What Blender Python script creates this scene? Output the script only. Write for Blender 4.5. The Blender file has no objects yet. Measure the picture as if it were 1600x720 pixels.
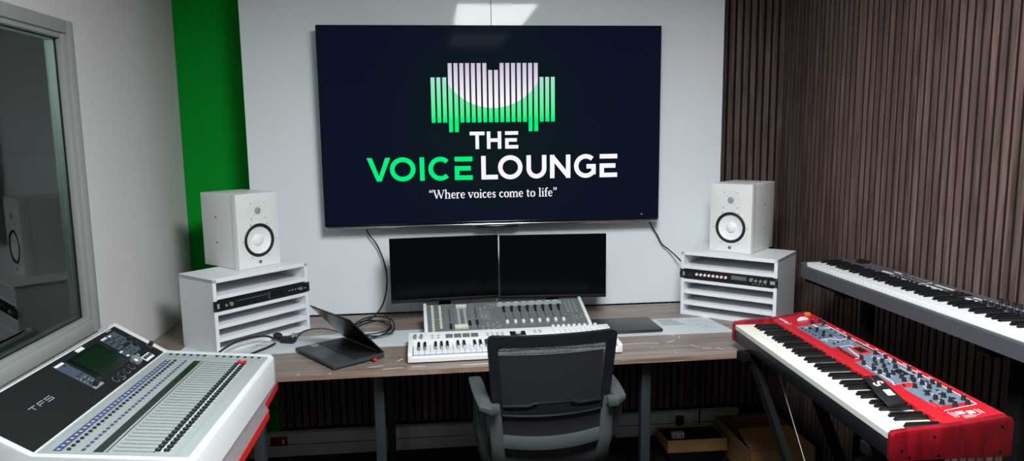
import bpy, bmesh, math, random
from mathutils import Matrix, Vector
random.seed(7)
C = bpy.context.scene
COL = C.collection
PI = math.pi
R = math.radians

# ------------------------------------------------------------------ camera
cam_data = bpy.data.cameras.new('camera')
cam = bpy.data.objects.new('camera', cam_data)
COL.objects.link(cam)
C.camera = cam
cam_data.sensor_fit = 'HORIZONTAL'
cam_data.sensor_width = 36.0
cam_data.lens = 36.0 * 1114.16 / 1600.0
cam_data.clip_start = 0.02
YAW, PITCH, ROLL = 0.1033, 0.1369, -0.0127
fwd = Vector((math.sin(YAW) * math.cos(PITCH), math.cos(YAW) * math.cos(PITCH), -math.sin(PITCH)))
rgt0 = Vector((math.cos(YAW), -math.sin(YAW), 0))
up0 = rgt0.cross(fwd)
rgt = math.cos(ROLL) * rgt0 + math.sin(ROLL) * up0
upv = -math.sin(ROLL) * rgt0 + math.cos(ROLL) * up0
mw = Matrix((rgt, upv, -fwd)).transposed().to_4x4()
mw.translation = Vector((-0.189, -3.606, 1.679))
cam.matrix_world = mw

# ------------------------------------------------------------------ world, exposure
w = bpy.data.worlds.new('world')
C.world = w
w.use_nodes = True
w.node_tree.nodes['Background'].inputs['Color'].default_value = (0.6, 0.68, 0.75, 1)
w.node_tree.nodes['Background'].inputs['Strength'].default_value = 0.02
C.view_settings.view_transform = 'Standard'
C.view_settings.look = 'None'
C.view_settings.gamma = 1.0
C.view_settings.exposure = 0.0
C.view_settings.use_curve_mapping = False
LIGHT_W = 49.0        # radiance of the ceiling panels
FLOOR = -0.045
CEIL = 2.62
XL, XR, YB, YF = -1.482, 1.72, 0.22, -5.6
DESK = 0.77


# ------------------------------------------------------------------ materials
def srgb(r, g, b):
    def f(c):
        c /= 255.0
        return c / 12.92 if c <= 0.04045 else ((c + 0.055) / 1.055) ** 2.4
    return (f(r), f(g), f(b), 1.0)


MATS = {}


def mat(name, col, rough=0.5, metal=0.0, var=0.06, scale=30.0, bump=0.0, spec=0.5, stretch=None, coat=0.0):
    """principled surface whose own colour wanders a little with a noise texture"""
    m = bpy.data.materials.new(name)
    m.use_nodes = True
    nt = m.node_tree
    b = nt.nodes['Principled BSDF']
    b.inputs['Roughness'].default_value = rough
    b.inputs['Metallic'].default_value = metal
    b.inputs['Specular IOR Level'].default_value = spec
    b.inputs['Coat Weight'].default_value = coat
    tc = nt.nodes.new('ShaderNodeTexCoord')
    mp = nt.nodes.new('ShaderNodeMapping')
    if stretch:
        mp.inputs['Scale'].default_value = stretch
    nz = nt.nodes.new('ShaderNodeTexNoise')
    nz.inputs['Scale'].default_value = scale
    nz.inputs['Detail'].default_value = 4
    nt.links.new(tc.outputs['Object'], mp.inputs['Vector'])
    nt.links.new(mp.outputs['Vector'], nz.inputs['Vector'])
    rp = nt.nodes.new('ShaderNodeValToRGB')
    rp.color_ramp.elements[0].position = 0.3
    rp.color_ramp.elements[1].position = 0.7
    rp.color_ramp.elements[0].color = tuple(c * (1 - var) for c in col[:3]) + (1,)
    rp.color_ramp.elements[1].color = tuple(min(1, c * (1 + var)) for c in col[:3]) + (1,)
    nt.links.new(nz.outputs['Fac'], rp.inputs['Fac'])
    nt.links.new(rp.outputs['Color'], b.inputs['Base Color'])
    if bump:
        bp = nt.nodes.new('ShaderNodeBump')
        bp.inputs['Strength'].default_value = bump
        bp.inputs['Distance'].default_value = 0.002
        nt.links.new(nz.outputs['Fac'], bp.inputs['Height'])
        nt.links.new(bp.outputs['Normal'], b.inputs['Normal'])
    MATS[name] = m
    return m


def emit(name, col, strength):
    m = bpy.data.materials.new(name)
    m.use_nodes = True
    nt = m.node_tree
    nt.nodes.remove(nt.nodes['Principled BSDF'])
    e = nt.nodes.new('ShaderNodeEmission')
    e.inputs['Color'].default_value = col
    e.inputs['Strength'].default_value = strength
    nt.links.new(e.outputs[0], nt.nodes['Material Output'].inputs['Surface'])
    MATS[name] = m
    return m


mat('wall_paint', srgb(206, 205, 203), 0.85, var=0.02, scale=60, bump=0.06)
mat('green_paint', (0.0, 0.30, 0.022, 1), 0.85, spec=0.15, var=0.05, scale=40, bump=0.05)
mat('ceiling_paint', srgb(205, 205, 203), 0.9)
mat('board_white', srgb(229, 234, 239), 0.05, var=0.01, scale=3, spec=0.14)
mat('panel_edge', srgb(20, 20, 24), 0.6)
mat('black_felt', srgb(14, 12, 13), 0.95)
mat('carpet', srgb(26, 28, 30), 0.98, var=0.5, scale=260, bump=0.8)
mat('trunking', srgb(205, 212, 206), 0.45)
mat('steel_black', srgb(9, 10, 11), 0.8, spec=0.15)
mat('steel_leg', srgb(38, 44, 48), 0.5)
mat('alu_strip', srgb(200, 208, 212), 0.35, var=0.05, scale=14)
mat('white_melamine', srgb(234, 236, 241), 0.4, var=0.01)
mat('melamine_edge', srgb(232, 233, 236), 0.45, var=0.01)
mat('speaker_white', srgb(226, 229, 227), 0.42, var=0.01)
mat('cone_white', srgb(240, 241, 242), 0.5, var=0.02)
mat('rubber_black', srgb(22, 23, 25), 0.5)
mat('plastic_black', srgb(16, 18, 22), 0.4)
mat('screen_off', srgb(8, 10, 13), 0.15, var=0.0, spec=0.12)
mat('gloss_black', srgb(8, 9, 12), 0.18)
mat('bezel_black', srgb(9, 11, 18), 0.5, spec=0.1)
mat('dark_metal', srgb(70, 74, 76), 0.35, metal=0.8)
mat('chrome', srgb(200, 205, 208), 0.2, metal=1.0, var=0.0)
mat('silver', srgb(170, 174, 176), 0.35, metal=0.6)
mat('laptop_grey', srgb(70, 73, 76), 0.45, metal=0.4)
mat('notebook_grey', srgb(64, 66, 70), 0.4, metal=0.5)
mat('red_plastic', srgb(188, 28, 40), 0.38, var=0.05, scale=20)
mat('red_lacquer', srgb(142, 18, 32), 0.3, var=0.4, scale=7, coat=0.15, stretch=(1, 5, 1))
mat('orange_wood', srgb(214, 120, 52), 0.45, var=0.2, scale=60)
mat('key_cream', srgb(232, 231, 218), 0.3, var=0.01)
mat('key_cream_front', srgb(196, 198, 190), 0.35, var=0.01)
mat('key_white', srgb(232, 234, 234), 0.3, var=0.01)
mat('key_black', srgb(20, 21, 23), 0.3)
mat('grey_body', srgb(66, 68, 74), 0.5)
mat('grey_face', srgb(62, 64, 70), 0.5, var=0.1, scale=200)
mat('panel_slate', srgb(108, 120, 138), 0.5, var=0.08, scale=60)
mat('panel_teal', srgb(60, 84, 92), 0.5)
mat('print_white', srgb(228, 232, 236), 0.6, var=0.0)
mat('print_blue', srgb(62, 76, 118), 0.5)
mat('print_blue_light', srgb(186, 196, 208), 0.5)
mat('print_grey', srgb(150, 156, 160), 0.6)
mat('print_red', srgb(210, 40, 44), 0.5)
mat('console_white', srgb(217, 220, 222), 0.45, var=0.01)
mat('console_grey', srgb(160, 168, 168), 0.5, var=0.02)
mat('dark_mesh_top', srgb(16, 20, 21), 0.7, spec=0.3, var=0.5, scale=300)
mat('lcd_green', srgb(14, 30, 20), 0.15)
mat('lcd_grey', srgb(96, 100, 98), 0.3)
mat('button_dark', srgb(34, 38, 42), 0.45)
mat('button_grey', srgb(136, 142, 146), 0.5)
mat('knob_black', srgb(32, 33, 36), 0.45)
mat('mixer_slate', srgb(66, 80, 94), 0.5)
mat('key_violet', srgb(160, 156, 198), 0.4)
mat('grey_top', srgb(84, 86, 94), 0.5)
mat('gunmetal', srgb(98, 104, 104), 0.5, metal=0.0, var=0.04)
mat('cream_plastic', srgb(206, 206, 190), 0.45)
mat('chair_plastic', srgb(19, 22, 28), 0.42, var=0.03)
mat('chair_grey', srgb(68, 74, 75), 0.5, var=0.05)
mat('chair_fabric', srgb(26, 28, 32), 0.9, var=0.15, scale=400)
mat('table_grey', srgb(112, 104, 106), 0.55, var=0.08)
mat('table_red', srgb(196, 40, 38), 0.5)
mat('cardboard', srgb(176, 134, 88), 0.85, var=0.08, scale=18)
mat('cardboard_inner', srgb(150, 112, 72), 0.9, var=0.08, scale=18)
mat('frame_cream', srgb(152, 155, 150), 0.5, var=0.02)
mat('frame_reveal', srgb(226, 236, 231), 0.5, var=0.03)
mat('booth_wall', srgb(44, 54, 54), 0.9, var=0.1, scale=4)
mat('socket_white', srgb(205, 208, 205), 0.4)
mat('socket_red', srgb(120, 34, 38), 0.5)
mat('lens_green', srgb(46, 130, 90), 0.3)
emit('lamp_panel', (0.94, 0.985, 1.0, 1), LIGHT_W)
emit('lamp_panel_booth_fill', (0.88, 1.0, 0.97, 1), 42.0)  # glow of the added booth fill panel
emit('lamp_panel_fill', (0.94, 0.985, 1.0, 1), 5.0)  # weak glow of the rear fill panel
emit('tv_white', (0.95, 0.93, 1.0, 1), 1.0)
emit('tv_green', (0.0, 0.88, 0.21, 1), 1.0)


def mat_tv_screen():
    m = mat('tv_screen', srgb(6, 8, 12), 0.06, var=0.0, spec=0.03)
    nt = m.node_tree
    b = nt.nodes['Principled BSDF']
    # the picture on the lit screen: navy with a green glow behind the logo
    tc = nt.nodes.new('ShaderNodeTexCoord')
    vm = nt.nodes.new('ShaderNodeVectorMath')
    vm.operation = 'DISTANCE'
    vm.inputs[1].default_value = (0.82, 0.0, 0.52)
    nt.links.new(tc.outputs['Object'], vm.inputs[0])
    rp = nt.nodes.new('ShaderNodeValToRGB')
    rp.color_ramp.elements[0].position = 0.12
    rp.color_ramp.elements[0].color = (0.003, 0.0095, 0.0105, 1)
    rp.color_ramp.elements[1].position = 0.62
    rp.color_ramp.elements[1].color = (0.0030, 0.0050, 0.0155, 1)
    nt.links.new(vm.outputs['Value'], rp.inputs['Fac'])
    nt.links.new(rp.outputs['Color'], b.inputs['Emission Color'])
    b.inputs['Emission Strength'].default_value = 1.0


mat_tv_screen()


def mat_tv_bars():
    """lit logo bars: lilac-to-white inside the round bowl, mint-to-green outside it"""
    m = bpy.data.materials.new('tv_bars')
    m.use_nodes = True
    nt = m.node_tree
    nt.nodes.remove(nt.nodes['Principled BSDF'])
    tc = nt.nodes.new('ShaderNodeTexCoord')
    sx = nt.nodes.new('ShaderNodeSeparateXYZ')
    nt.links.new(tc.outputs['Object'], sx.inputs[0])
    cb = nt.nodes.new('ShaderNodeCombineXYZ')
    nt.links.new(sx.outputs['X'], cb.inputs['X'])
    nt.links.new(sx.outputs['Z'], cb.inputs['Z'])
    d = nt.nodes.new('ShaderNodeVectorMath')
    d.operation = 'DISTANCE'
    d.inputs[1].default_value = (0.832, 0.0, 0.8365)
    nt.links.new(cb.outputs[0], d.inputs[0])
    lt = nt.nodes.new('ShaderNodeMath')
    lt.operation = 'LESS_THAN'
    lt.inputs[1].default_value = 0.2605
    nt.links.new(d.outputs['Value'], lt.inputs[0])

    def ramp(z0, c0, z1, c1):
        mr = nt.nodes.new('ShaderNodeMapRange')
        mr.inputs['From Min'].default_value = z0
        mr.inputs['From Max'].default_value = z1
        nt.links.new(sx.outputs['Z'], mr.inputs['Value'])
        r = nt.nodes.new('ShaderNodeValToRGB')
        r.color_ramp.elements[0].color = c0
        r.color_ramp.elements[1].color = c1
        nt.links.new(mr.outputs[0], r.inputs['Fac'])
        return r
    inner = ramp(0.60, (1, 0.96, 1, 1), 0.79, (0.60, 0.53, 0.69, 1))
    outer = ramp(0.52, (0.0, 0.93, 0.22, 1), 0.74, (0.42, 0.75, 0.66, 1))
    mx = nt.nodes.new('ShaderNodeMix')
    mx.data_type = 'RGBA'
    nt.links.new(lt.outputs[0], mx.inputs[0])
    nt.links.new(outer.outputs['Color'], mx.inputs[6])
    nt.links.new(inner.outputs['Color'], mx.inputs[7])
    e = nt.nodes.new('ShaderNodeEmission')
    nt.links.new(mx.outputs[2], e.inputs['Color'])
    nt.links.new(e.outputs[0], nt.nodes['Material Output'].inputs['Surface'])
    MATS['tv_bars'] = m


mat_tv_bars()


def mat_wood(name, dark, light, stretch, scale, rough, scratches=False, band=None):
    m = bpy.data.materials.new(name)
    m.use_nodes = True
    nt = m.node_tree
    b = nt.nodes['Principled BSDF']
    b.inputs['Roughness'].default_value = rough
    tc = nt.nodes.new('ShaderNodeTexCoord')
    mp = nt.nodes.new('ShaderNodeMapping')
    mp.inputs['Scale'].default_value = stretch
    nt.links.new(tc.outputs['Object'], mp.inputs['Vector'])
    n1 = nt.nodes.new('ShaderNodeTexNoise')
    n1.inputs['Scale'].default_value = scale
    n1.inputs['Detail'].default_value = 6
    n1.inputs['Distortion'].default_value = 0.6
    nt.links.new(mp.outputs[0], n1.inputs['Vector'])
    rp = nt.nodes.new('ShaderNodeValToRGB')
    rp.color_ramp.elements[0].position = 0.3
    rp.color_ramp.elements[1].position = 0.72
    rp.color_ramp.elements[0].color = dark
    rp.color_ramp.elements[1].color = light
    nt.links.new(n1.outputs['Fac'], rp.inputs['Fac'])
    out = rp.outputs['Color']
    if band:   # a slower drift from slat to slat
        mp2 = nt.nodes.new('ShaderNodeMapping')
        mp2.inputs['Scale'].default_value = band
        nt.links.new(tc.outputs['Object'], mp2.inputs['Vector'])
        n2 = nt.nodes.new('ShaderNodeTexNoise')
        n2.inputs['Scale'].default_value = 1.0
        n2.inputs['Detail'].default_value = 2
        nt.links.new(mp2.outputs[0], n2.inputs['Vector'])
        mr = nt.nodes.new('ShaderNodeMapRange')
        mr.inputs['From Min'].default_value = 0.3
        mr.inputs['From Max'].default_value = 0.7
        mr.inputs['To Min'].default_value = 0.72
        mr.inputs['To Max'].default_value = 1.25
        nt.links.new(n2.outputs['Fac'], mr.inputs['Value'])
        vm = nt.nodes.new('ShaderNodeVectorMath')
        vm.operation = 'SCALE'
        nt.links.new(out, vm.inputs[0])
        nt.links.new(mr.outputs[0], vm.inputs['Scale'])
        out = vm.outputs[0]
    if scratches:
        n3 = nt.nodes.new('ShaderNodeTexNoise')
        n3.inputs['Scale'].default_value = 14
        n3.inputs['Detail'].default_value = 8
        n3.inputs['Distortion'].default_value = 2.5
        nt.links.new(tc.outputs['Object'], n3.inputs['Vector'])
        gt = nt.nodes.new('ShaderNodeMapRange')
        gt.inputs['From Min'].default_value = 0.685
        gt.inputs['From Max'].default_value = 0.72
        nt.links.new(n3.outputs['Fac'], gt.inputs['Value'])
        mx = nt.nodes.new('ShaderNodeMix')
        mx.data_type = 'RGBA'
        nt.links.new(gt.outputs[0], mx.inputs[0])
        nt.links.new(out, mx.inputs[6])
        mx.inputs[7].default_value = srgb(186, 176, 168)
        out = mx.outputs[2]
    nt.links.new(out, b.inputs['Base Color'])
    bp = nt.nodes.new('ShaderNodeBump')
    bp.inputs['Strength'].default_value = 0.15
    bp.inputs['Distance'].default_value = 0.001
    nt.links.new(n1.outputs['Fac'], bp.inputs['Height'])
    nt.links.new(bp.outputs['Normal'], b.inputs['Normal'])
    MATS[name] = m


mat_wood('walnut_slat', srgb(68, 50, 46), srgb(121, 98, 90), (1, 1, 0.06), 55, 0.55, band=(22, 22, 0.5))
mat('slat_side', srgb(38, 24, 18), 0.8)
mat_wood('desk_wood', srgb(98, 84, 77), srgb(150, 132, 121), (0.07, 1, 1), 40, 0.32, scratches=True)
mat_wood('desk_edge', srgb(106, 86, 74), srgb(156, 132, 114), (0.07, 1, 1), 60, 0.5, scratches=True)


def mat_glass():
    m = bpy.data.materials.new('window_glass')
    m.use_nodes = True
    nt = m.node_tree
    nt.nodes.remove(nt.nodes['Principled BSDF'])
    g = nt.nodes.new('ShaderNodeBsdfGlossy')
    g.inputs['Roughness'].default_value = 0.0
    g.inputs['Color'].default_value = (0.92, 1.0, 0.96, 1)
    t = nt.nodes.new('ShaderNodeBsdfTransparent')
    t.inputs['Color'].default_value = (0.94, 0.975, 0.96, 1)
    fr = nt.nodes.new('ShaderNodeFresnel')
    fr.inputs['IOR'].default_value = 1.6
    mx = nt.nodes.new('ShaderNodeMixShader')
    nt.links.new(fr.outputs[0], mx.inputs[0])
    nt.links.new(t.outputs[0], mx.inputs[1])
    nt.links.new(g.outputs[0], mx.inputs[2])
    nt.links.new(mx.outputs[0], nt.nodes['Material Output'].inputs['Surface'])
    MATS['window_glass'] = m


mat_glass()


def mat_chair_mesh():
    m = bpy.data.materials.new('chair_mesh')
    m.use_nodes = True
    nt = m.node_tree
    b = nt.nodes['Principled BSDF']
    b.inputs['Base Color'].default_value = srgb(20, 23, 32)
    b.inputs['Roughness'].default_value = 0.8
    tc = nt.nodes.new('ShaderNodeTexCoord')
    sx = nt.nodes.new('ShaderNodeSeparateXYZ')
    nt.links.new(tc.outputs['Object'], sx.inputs[0])

    def wave(out, k):
        a = nt.nodes.new('ShaderNodeMath'); a.operation = 'MULTIPLY'; a.inputs[1].default_value = k
        nt.links.new(out, a.inputs[0])
        s = nt.nodes.new('ShaderNodeMath'); s.operation = 'SINE'
        nt.links.new(a.outputs[0], s.inputs[0])
        g = nt.nodes.new('ShaderNodeMath'); g.operation = 'GREATER_THAN'; g.inputs[1].default_value = 0.45
        nt.links.new(s.outputs[0], g.inputs[0])
        return g.outputs[0]
    hx = wave(sx.outputs['X'], 2 * PI / 0.0032)
    hz = wave(sx.outputs['Z'], 2 * PI / 0.0050)
    mu = nt.nodes.new('ShaderNodeMath'); mu.operation = 'MULTIPLY'
    nt.links.new(hx, mu.inputs[0]); nt.links.new(hz, mu.inputs[1])
    t = nt.nodes.new('ShaderNodeBsdfTransparent')
    mx = nt.nodes.new('ShaderNodeMixShader')
    nt.links.new(mu.outputs[0], mx.inputs[0])
    nt.links.new(b.outputs[0], mx.inputs[1])
    nt.links.new(t.outputs[0], mx.inputs[2])
    nt.links.new(mx.outputs[0], nt.nodes['Material Output'].inputs['Surface'])
    MATS['chair_mesh'] = m


mat_chair_mesh()


# ------------------------------------------------------------------ mesh builder
class MB:
    def __init__(self):
        self.v, self.f, self.mi, self.ms = [], [], [], []

    def m(self, name):
        if name not in self.ms:
            self.ms.append(name)
        return self.ms.index(name)

    def add(self, verts, faces, m, M=None):
        k = len(self.v)
        self.v += [tuple(M @ Vector(p)) if M else tuple(p) for p in verts]
        i = self.m(m)
        for f in faces:
            self.f.append([a + k for a in f])
            self.mi.append(i)
        return self

    def box(self, a, b, m, M=None, bev=0.0, seg=2):
        x0, y0, z0 = a
        x1, y1, z1 = b
        if bev <= 0:
            vs = [(x0, y0, z0), (x1, y0, z0), (x1, y1, z0), (x0, y1, z0), (x0, y0, z1), (x1, y0, z1), (x1, y1, z1), (x0, y1, z1)]
            fs = [(0, 3, 2, 1), (4, 5, 6, 7), (0, 1, 5, 4), (1, 2, 6, 5), (2, 3, 7, 6), (3, 0, 4, 7)]
            return self.add(vs, fs, m, M)
        bm = bmesh.new()
        bmesh.ops.create_cube(bm, size=1.0)
        for v in bm.verts:
            v.co = Vector(((x0 + x1) / 2 + v.co.x * (x1 - x0), (y0 + y1) / 2 + v.co.y * (y1 - y0), (z0 + z1) / 2 + v.co.z * (z1 - z0)))
        bmesh.ops.bevel(bm, geom=bm.edges[:], offset=bev, segments=seg, affect='EDGES', profile=0.5)
        return self.bm(bm, m, M)

    def bm(self, bm, m, M=None):
        bm.verts.index_update()
        vs = [tuple(v.co) for v in bm.verts]
        fs = [[v.index for v in f.verts] for f in bm.faces]
        bm.free()
        return self.add(vs, fs, m, M)

    def prism(self, poly, axis, a, b, m, M=None, bev=0.0):
        """poly in the two axes other than `axis` (cyclic order), extruded from a to b"""
        def P(u, v, w):
            return {'x': (w, u, v), 'y': (u, w, v), 'z': (u, v, w)}[axis]
        n = len(poly)
        vs = [P(u, v, a) for u, v in poly] + [P(u, v, b) for u, v in poly]
        fs = [list(range(n)), list(range(2 * n - 1, n - 1, -1))] + [[i, i + n, (i + 1) % n + n, (i + 1) % n] for i in range(n)]
        bm = bmesh.new()
        bv = [bm.verts.new(p) for p in vs]
        for f in fs:
            bm.faces.new([bv[i] for i in f])
        bmesh.ops.recalc_face_normals(bm, faces=bm.faces[:])
        if bev:
            bmesh.ops.bevel(bm, geom=bm.edges[:], offset=bev, segments=2, affect='EDGES', profile=0.5)
        return self.bm(bm, m, M)

    def lathe(self, prof, m, M=None, seg=32, caps=True):
        """profile of (r, z) around local z"""
        vs, fs = [], []
        for r, z in prof:
            for i in range(seg):
                a = 2 * PI * i / seg
                vs.append((r * math.cos(a), r * math.sin(a), z))
        for j in range(len(prof) - 1):
            for i in range(seg):
                k = (i + 1) % seg
                fs.append((j * seg + i, j * seg + k, (j + 1) * seg + k, (j + 1) * seg + i))
        if caps and prof[0][0] > 1e-6:
            fs.append(tuple(range(seg - 1, -1, -1)))
        if caps and prof[-1][0] > 1e-6:
            fs.append(tuple((len(prof) - 1) * seg + i for i in range(seg)))
        return self.add(vs, fs, m, M)

    def cyl(self, r, z0, z1, m, M=None, seg=24, r2=None):
        return self.lathe([(r, z0), (r if r2 is None else r2, z1)], m, M, seg)

    def ring(self, r0, r1, z0, z1, m, M=None, seg=40):
        vs, fs = [], []
        pr = [(r0, z0), (r1, z0), (r1, z1), (r0, z1)]
        for r, z in pr:
            for i in range(seg):
                a = 2 * PI * i / seg
                vs.append((r * math.cos(a), r * math.sin(a), z))
        for j in range(4):
            for i in range(seg):
                k = (i + 1) % seg
                fs.append((j * seg + i, j * seg + k, ((j + 1) % 4) * seg + k, ((j + 1) % 4) * seg + i))
        return self.add(vs, fs, m, M)

    def tube(self, pts, r, m, seg=8, smooth=0):
        P = [Vector(p) for p in pts]
        if smooth:
            Q = []
            n = len(P)
            for i in range(n - 1):
                p0, p1, p2, p3 = P[max(i - 1, 0)], P[i], P[i + 1], P[min(i + 2, n - 1)]
                for k in range(smooth):
                    t = k / smooth
                    Q.append(0.5 * ((2 * p1) + (p2 - p0) * t + (2 * p0 - 5 * p1 + 4 * p2 - p3) * t * t + (3 * p1 - p0 - 3 * p2 + p3) * t ** 3))
            Q.append(P[-1])
            P = Q
        vs, fs = [], []
        n = len(P)
        ref = Vector((0, 0, 1))
        for i, p in enumerate(P):
            t = (P[min(i + 1, n - 1)] - P[max(i - 1, 0)]).normalized()
            a = t.cross(ref)
            if a.length < 1e-3:
                a = t.cross(Vector((1, 0, 0)))
            a.normalize()
            b = t.cross(a)
            for k in range(seg):
                q = 2 * PI * k / seg
                vs.append(p + r * (math.cos(q) * a + math.sin(q) * b))
        for i in range(n - 1):
            for k in range(seg):
                l = (k + 1) % seg
                fs.append((i * seg + k, i * seg + l, (i + 1) * seg + l, (i + 1) * seg + k))
        fs.append(tuple(range(seg - 1, -1, -1)))
        fs.append(tuple((n - 1) * seg + k for k in range(seg)))
        return self.add(vs, fs, m)

    def sweep(self, pts, section, m, xaxis=(1, 0, 0)):
        """rectangular-ish section (list of (side, normal)) carried along pts; side direction fixed"""
        P = [Vector(p) for p in pts]
        X = Vector(xaxis)
        n, k = len(P), len(section)
        vs, fs = [], []
        for i, p in enumerate(P):
            t = (P[min(i + 1, n - 1)] - P[max(i - 1, 0)]).normalized()
            nn = X.cross(t).normalized()
            for s, q in section:
                vs.append(p + X * s + nn * q)
        for i in range(n - 1):
            for j in range(k):
                l = (j + 1) % k
                fs.append((i * k + j, i * k + l, (i + 1) * k + l, (i + 1) * k + j))
        fs.append(tuple(range(k - 1, -1, -1)))
        fs.append(tuple((n - 1) * k + j for j in range(k)))
        return self.add(vs, fs, m)

    def stroke(self, pts, wd, m, M=None, h=0.0006, closed=False):
        """flat ribbon letters: pts in local xy, extruded 0..h in z"""
        P = [Vector((p[0], p[1])) for i, p in enumerate(pts) if i == 0 or math.hypot(p[0] - pts[i - 1][0], p[1] - pts[i - 1][1]) > 1e-5]
        if closed:
            P = P + [P[0]]
        n = len(P)
        L, Rr = [], []
        for i, p in enumerate(P):
            if closed and i in (0, n - 1):
                t1, t0 = (P[1] - P[0]).normalized(), (P[n - 1] - P[n - 2]).normalized()
            else:
                t0 = (P[i] - P[i - 1]).normalized() if i else (P[1] - P[0]).normalized()
                t1 = (P[i + 1] - P[i]).normalized() if i < n - 1 else t0
            t = (t0 + t1)
            t = t.normalized() if t.length > 1e-6 else t1
            nn = Vector((-t.y, t.x))
            k = max(0.45, nn.dot(Vector((-t0.y, t0.x))))
            L.append(p + nn * wd / 2 / k)
            Rr.append(p - nn * wd / 2 / k)
        vs, fs = [], []
        for a, b in zip(L, Rr):
            vs += [(a.x, a.y, h), (b.x, b.y, h), (a.x, a.y, 0), (b.x, b.y, 0)]
        for i in range(n - 1):
            a, b = 4 * i, 4 * i + 4
            fs += [(a, a + 1, b + 1, b), (a + 2, b + 2, b + 3, a + 3), (a, b, b + 2, a + 2), (a + 1, a + 3, b + 3, b + 1)]
        fs += [(0, 2, 3, 1), (4 * n - 4, 4 * n - 3, 4 * n - 1, 4 * n - 2)]
        return self.add(vs, fs, m, M)

    def text(self, body, size, m, M=None, h=0.0004, sx=1.0, align='CENTER'):
        cu = bpy.data.curves.new('lettering', 'FONT')
        cu.body = body
        cu.size = size
        cu.align_x = align
        cu.extrude = h / 2
        ob = bpy.data.objects.new('lettering', cu)
        COL.objects.link(ob)
        dg = bpy.context.evaluated_depsgraph_get()
        me = ob.evaluated_get(dg).to_mesh()
        vs = [(v.co.x * sx, v.co.y, v.co.z + h / 2) for v in me.vertices]
        fs = [list(p.vertices) for p in me.polygons]
        ob.evaluated_get(dg).to_mesh_clear()
        bpy.data.objects.remove(ob)
        bpy.data.curves.remove(cu)
        return self.add(vs, fs, m, M)

    def build(self, name, parent=None, label=None, loc=None, rot=None, smooth=True):
        me = bpy.data.meshes.new(name)
        me.from_pydata(self.v, [], self.f)
        for n in self.ms:
            me.materials.append(MATS[n])
        for p, i in zip(me.polygons, self.mi):
            p.material_index = i
        if smooth:
            for p in me.polygons:
                p.use_smooth = True
            me.set_sharp_from_angle(angle=R(32))
        me.update()
        o = bpy.data.objects.new(name, me)
        COL.objects.link(o)
        if parent:
            o.parent = parent
        if loc is not None:
            o.location = loc
        if rot is not None:
            o.rotation_euler = rot
        if label:
            o['label'] = label
        return o


def thing(name, label, cat, loc=(0, 0, 0), rz=0.0, group=None, rx=0.0):
    o = bpy.data.objects.new(name, None)
    o.empty_display_size = 0.05
    COL.objects.link(o)
    o.location = loc
    o.rotation_euler = (rx, 0, rz)
    o['label'] = label
    o['category'] = cat
    if group:
        o['group'] = group
    return o


def tag(o, label, cat, group=None):
    o['label'] = label
    o['category'] = cat
    if group:
        o['group'] = group
    return o


def struct(o):
    o['kind'] = 'structure'
    return o


def inst(src, loc, parent=None):
    o = src.copy()
    COL.objects.link(o)
    if parent:
        o.parent = parent
    o.location = loc
    return o


def T(x, y, z):
    return Matrix.Translation((x, y, z))


def Rx(a):
    return Matrix.Rotation(a, 4, 'X')


def Ry(a):
    return Matrix.Rotation(a, 4, 'Y')


def Rz(a):
    return Matrix.Rotation(a, 4, 'Z')


def arc(cx, cy, rx, ry, a0, a1, n=20):
    return [(cx + rx * math.cos(R(a0 + (a1 - a0) * i / n)), cy + ry * math.sin(R(a0 + (a1 - a0) * i / n))) for i in range(n + 1)]


# ================================================================== THE ROOM
b = MB(); b.box((-2.9, YF - 0.1, FLOOR - 0.1), (XR + 0.15, YB + 0.15, FLOOR), 'carpet'); struct(b.build('floor'))
b = MB(); b.box((-2.9, YF - 0.1, CEIL), (XR + 0.15, YB + 0.15, CEIL + 0.1), 'ceiling_paint'); struct(b.build('ceiling'))
# back wall: green paint at the left, black felt under the slats
b = MB()
b.box((XL, YB, FLOOR), (-1.076, YB + 0.12, CEIL), 'green_paint')
b.box((-1.076, YB + 0.002, FLOOR), (XR + 0.1, YB + 0.12, CEIL), 'black_felt')
struct(b.build('wall_back'))
b = MB(); b.box((XR, YF, FLOOR), (XR + 0.12, YB + 0.12, CEIL), 'black_felt'); struct(b.build('wall_right'))
b = MB(); b.box((-2.9, YF - 0.1, FLOOR), (XR + 0.15, YF, CEIL), 'booth_wall'); struct(b.build('wall_front'))
# left wall with the window opening
WY0, WY1, WZ0, WZ1 = -2.75, -0.885, 0.999, 2.052     # opening
b = MB()
xo = XL - 0.14
b.box((xo, WY1, FLOOR), (XL, YB + 0.12, CEIL), 'wall_paint')
b.box((xo, YF, FLOOR), (XL, WY0, CEIL), 'wall_paint')
b.box((xo, WY0, FLOOR), (XL, WY1, WZ0), 'wall_paint')
b.box((xo, WY0, WZ1), (XL, WY1, CEIL), 'wall_paint')
struct(b.build('wall_left', smooth=False))
# the dark booth behind the window
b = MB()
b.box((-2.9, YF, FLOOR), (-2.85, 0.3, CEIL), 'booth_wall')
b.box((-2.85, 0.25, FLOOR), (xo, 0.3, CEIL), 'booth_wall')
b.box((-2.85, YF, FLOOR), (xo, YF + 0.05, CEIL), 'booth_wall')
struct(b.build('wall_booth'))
# window: casing proud of the wall, inner frame, two panes with a pale reveal between
b = MB()
cw = 0.045


def frame4(b, x0, x1, y0, y1, z0, z1, wd, m, bev=0.004):
    b.box((x0, y0, z0), (x1, y0 + wd, z1), m, bev=bev)
    b.box((x0, y1 - wd, z0), (x1, y1, z1), m, bev=bev)
    b.box((x0, y0 + wd, z1 - wd), (x1, y1 - wd, z1), m, bev=bev)
    b.box((x0, y0 + wd, z0), (x1, y1 - wd, z0 + wd), m, bev=bev)


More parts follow.
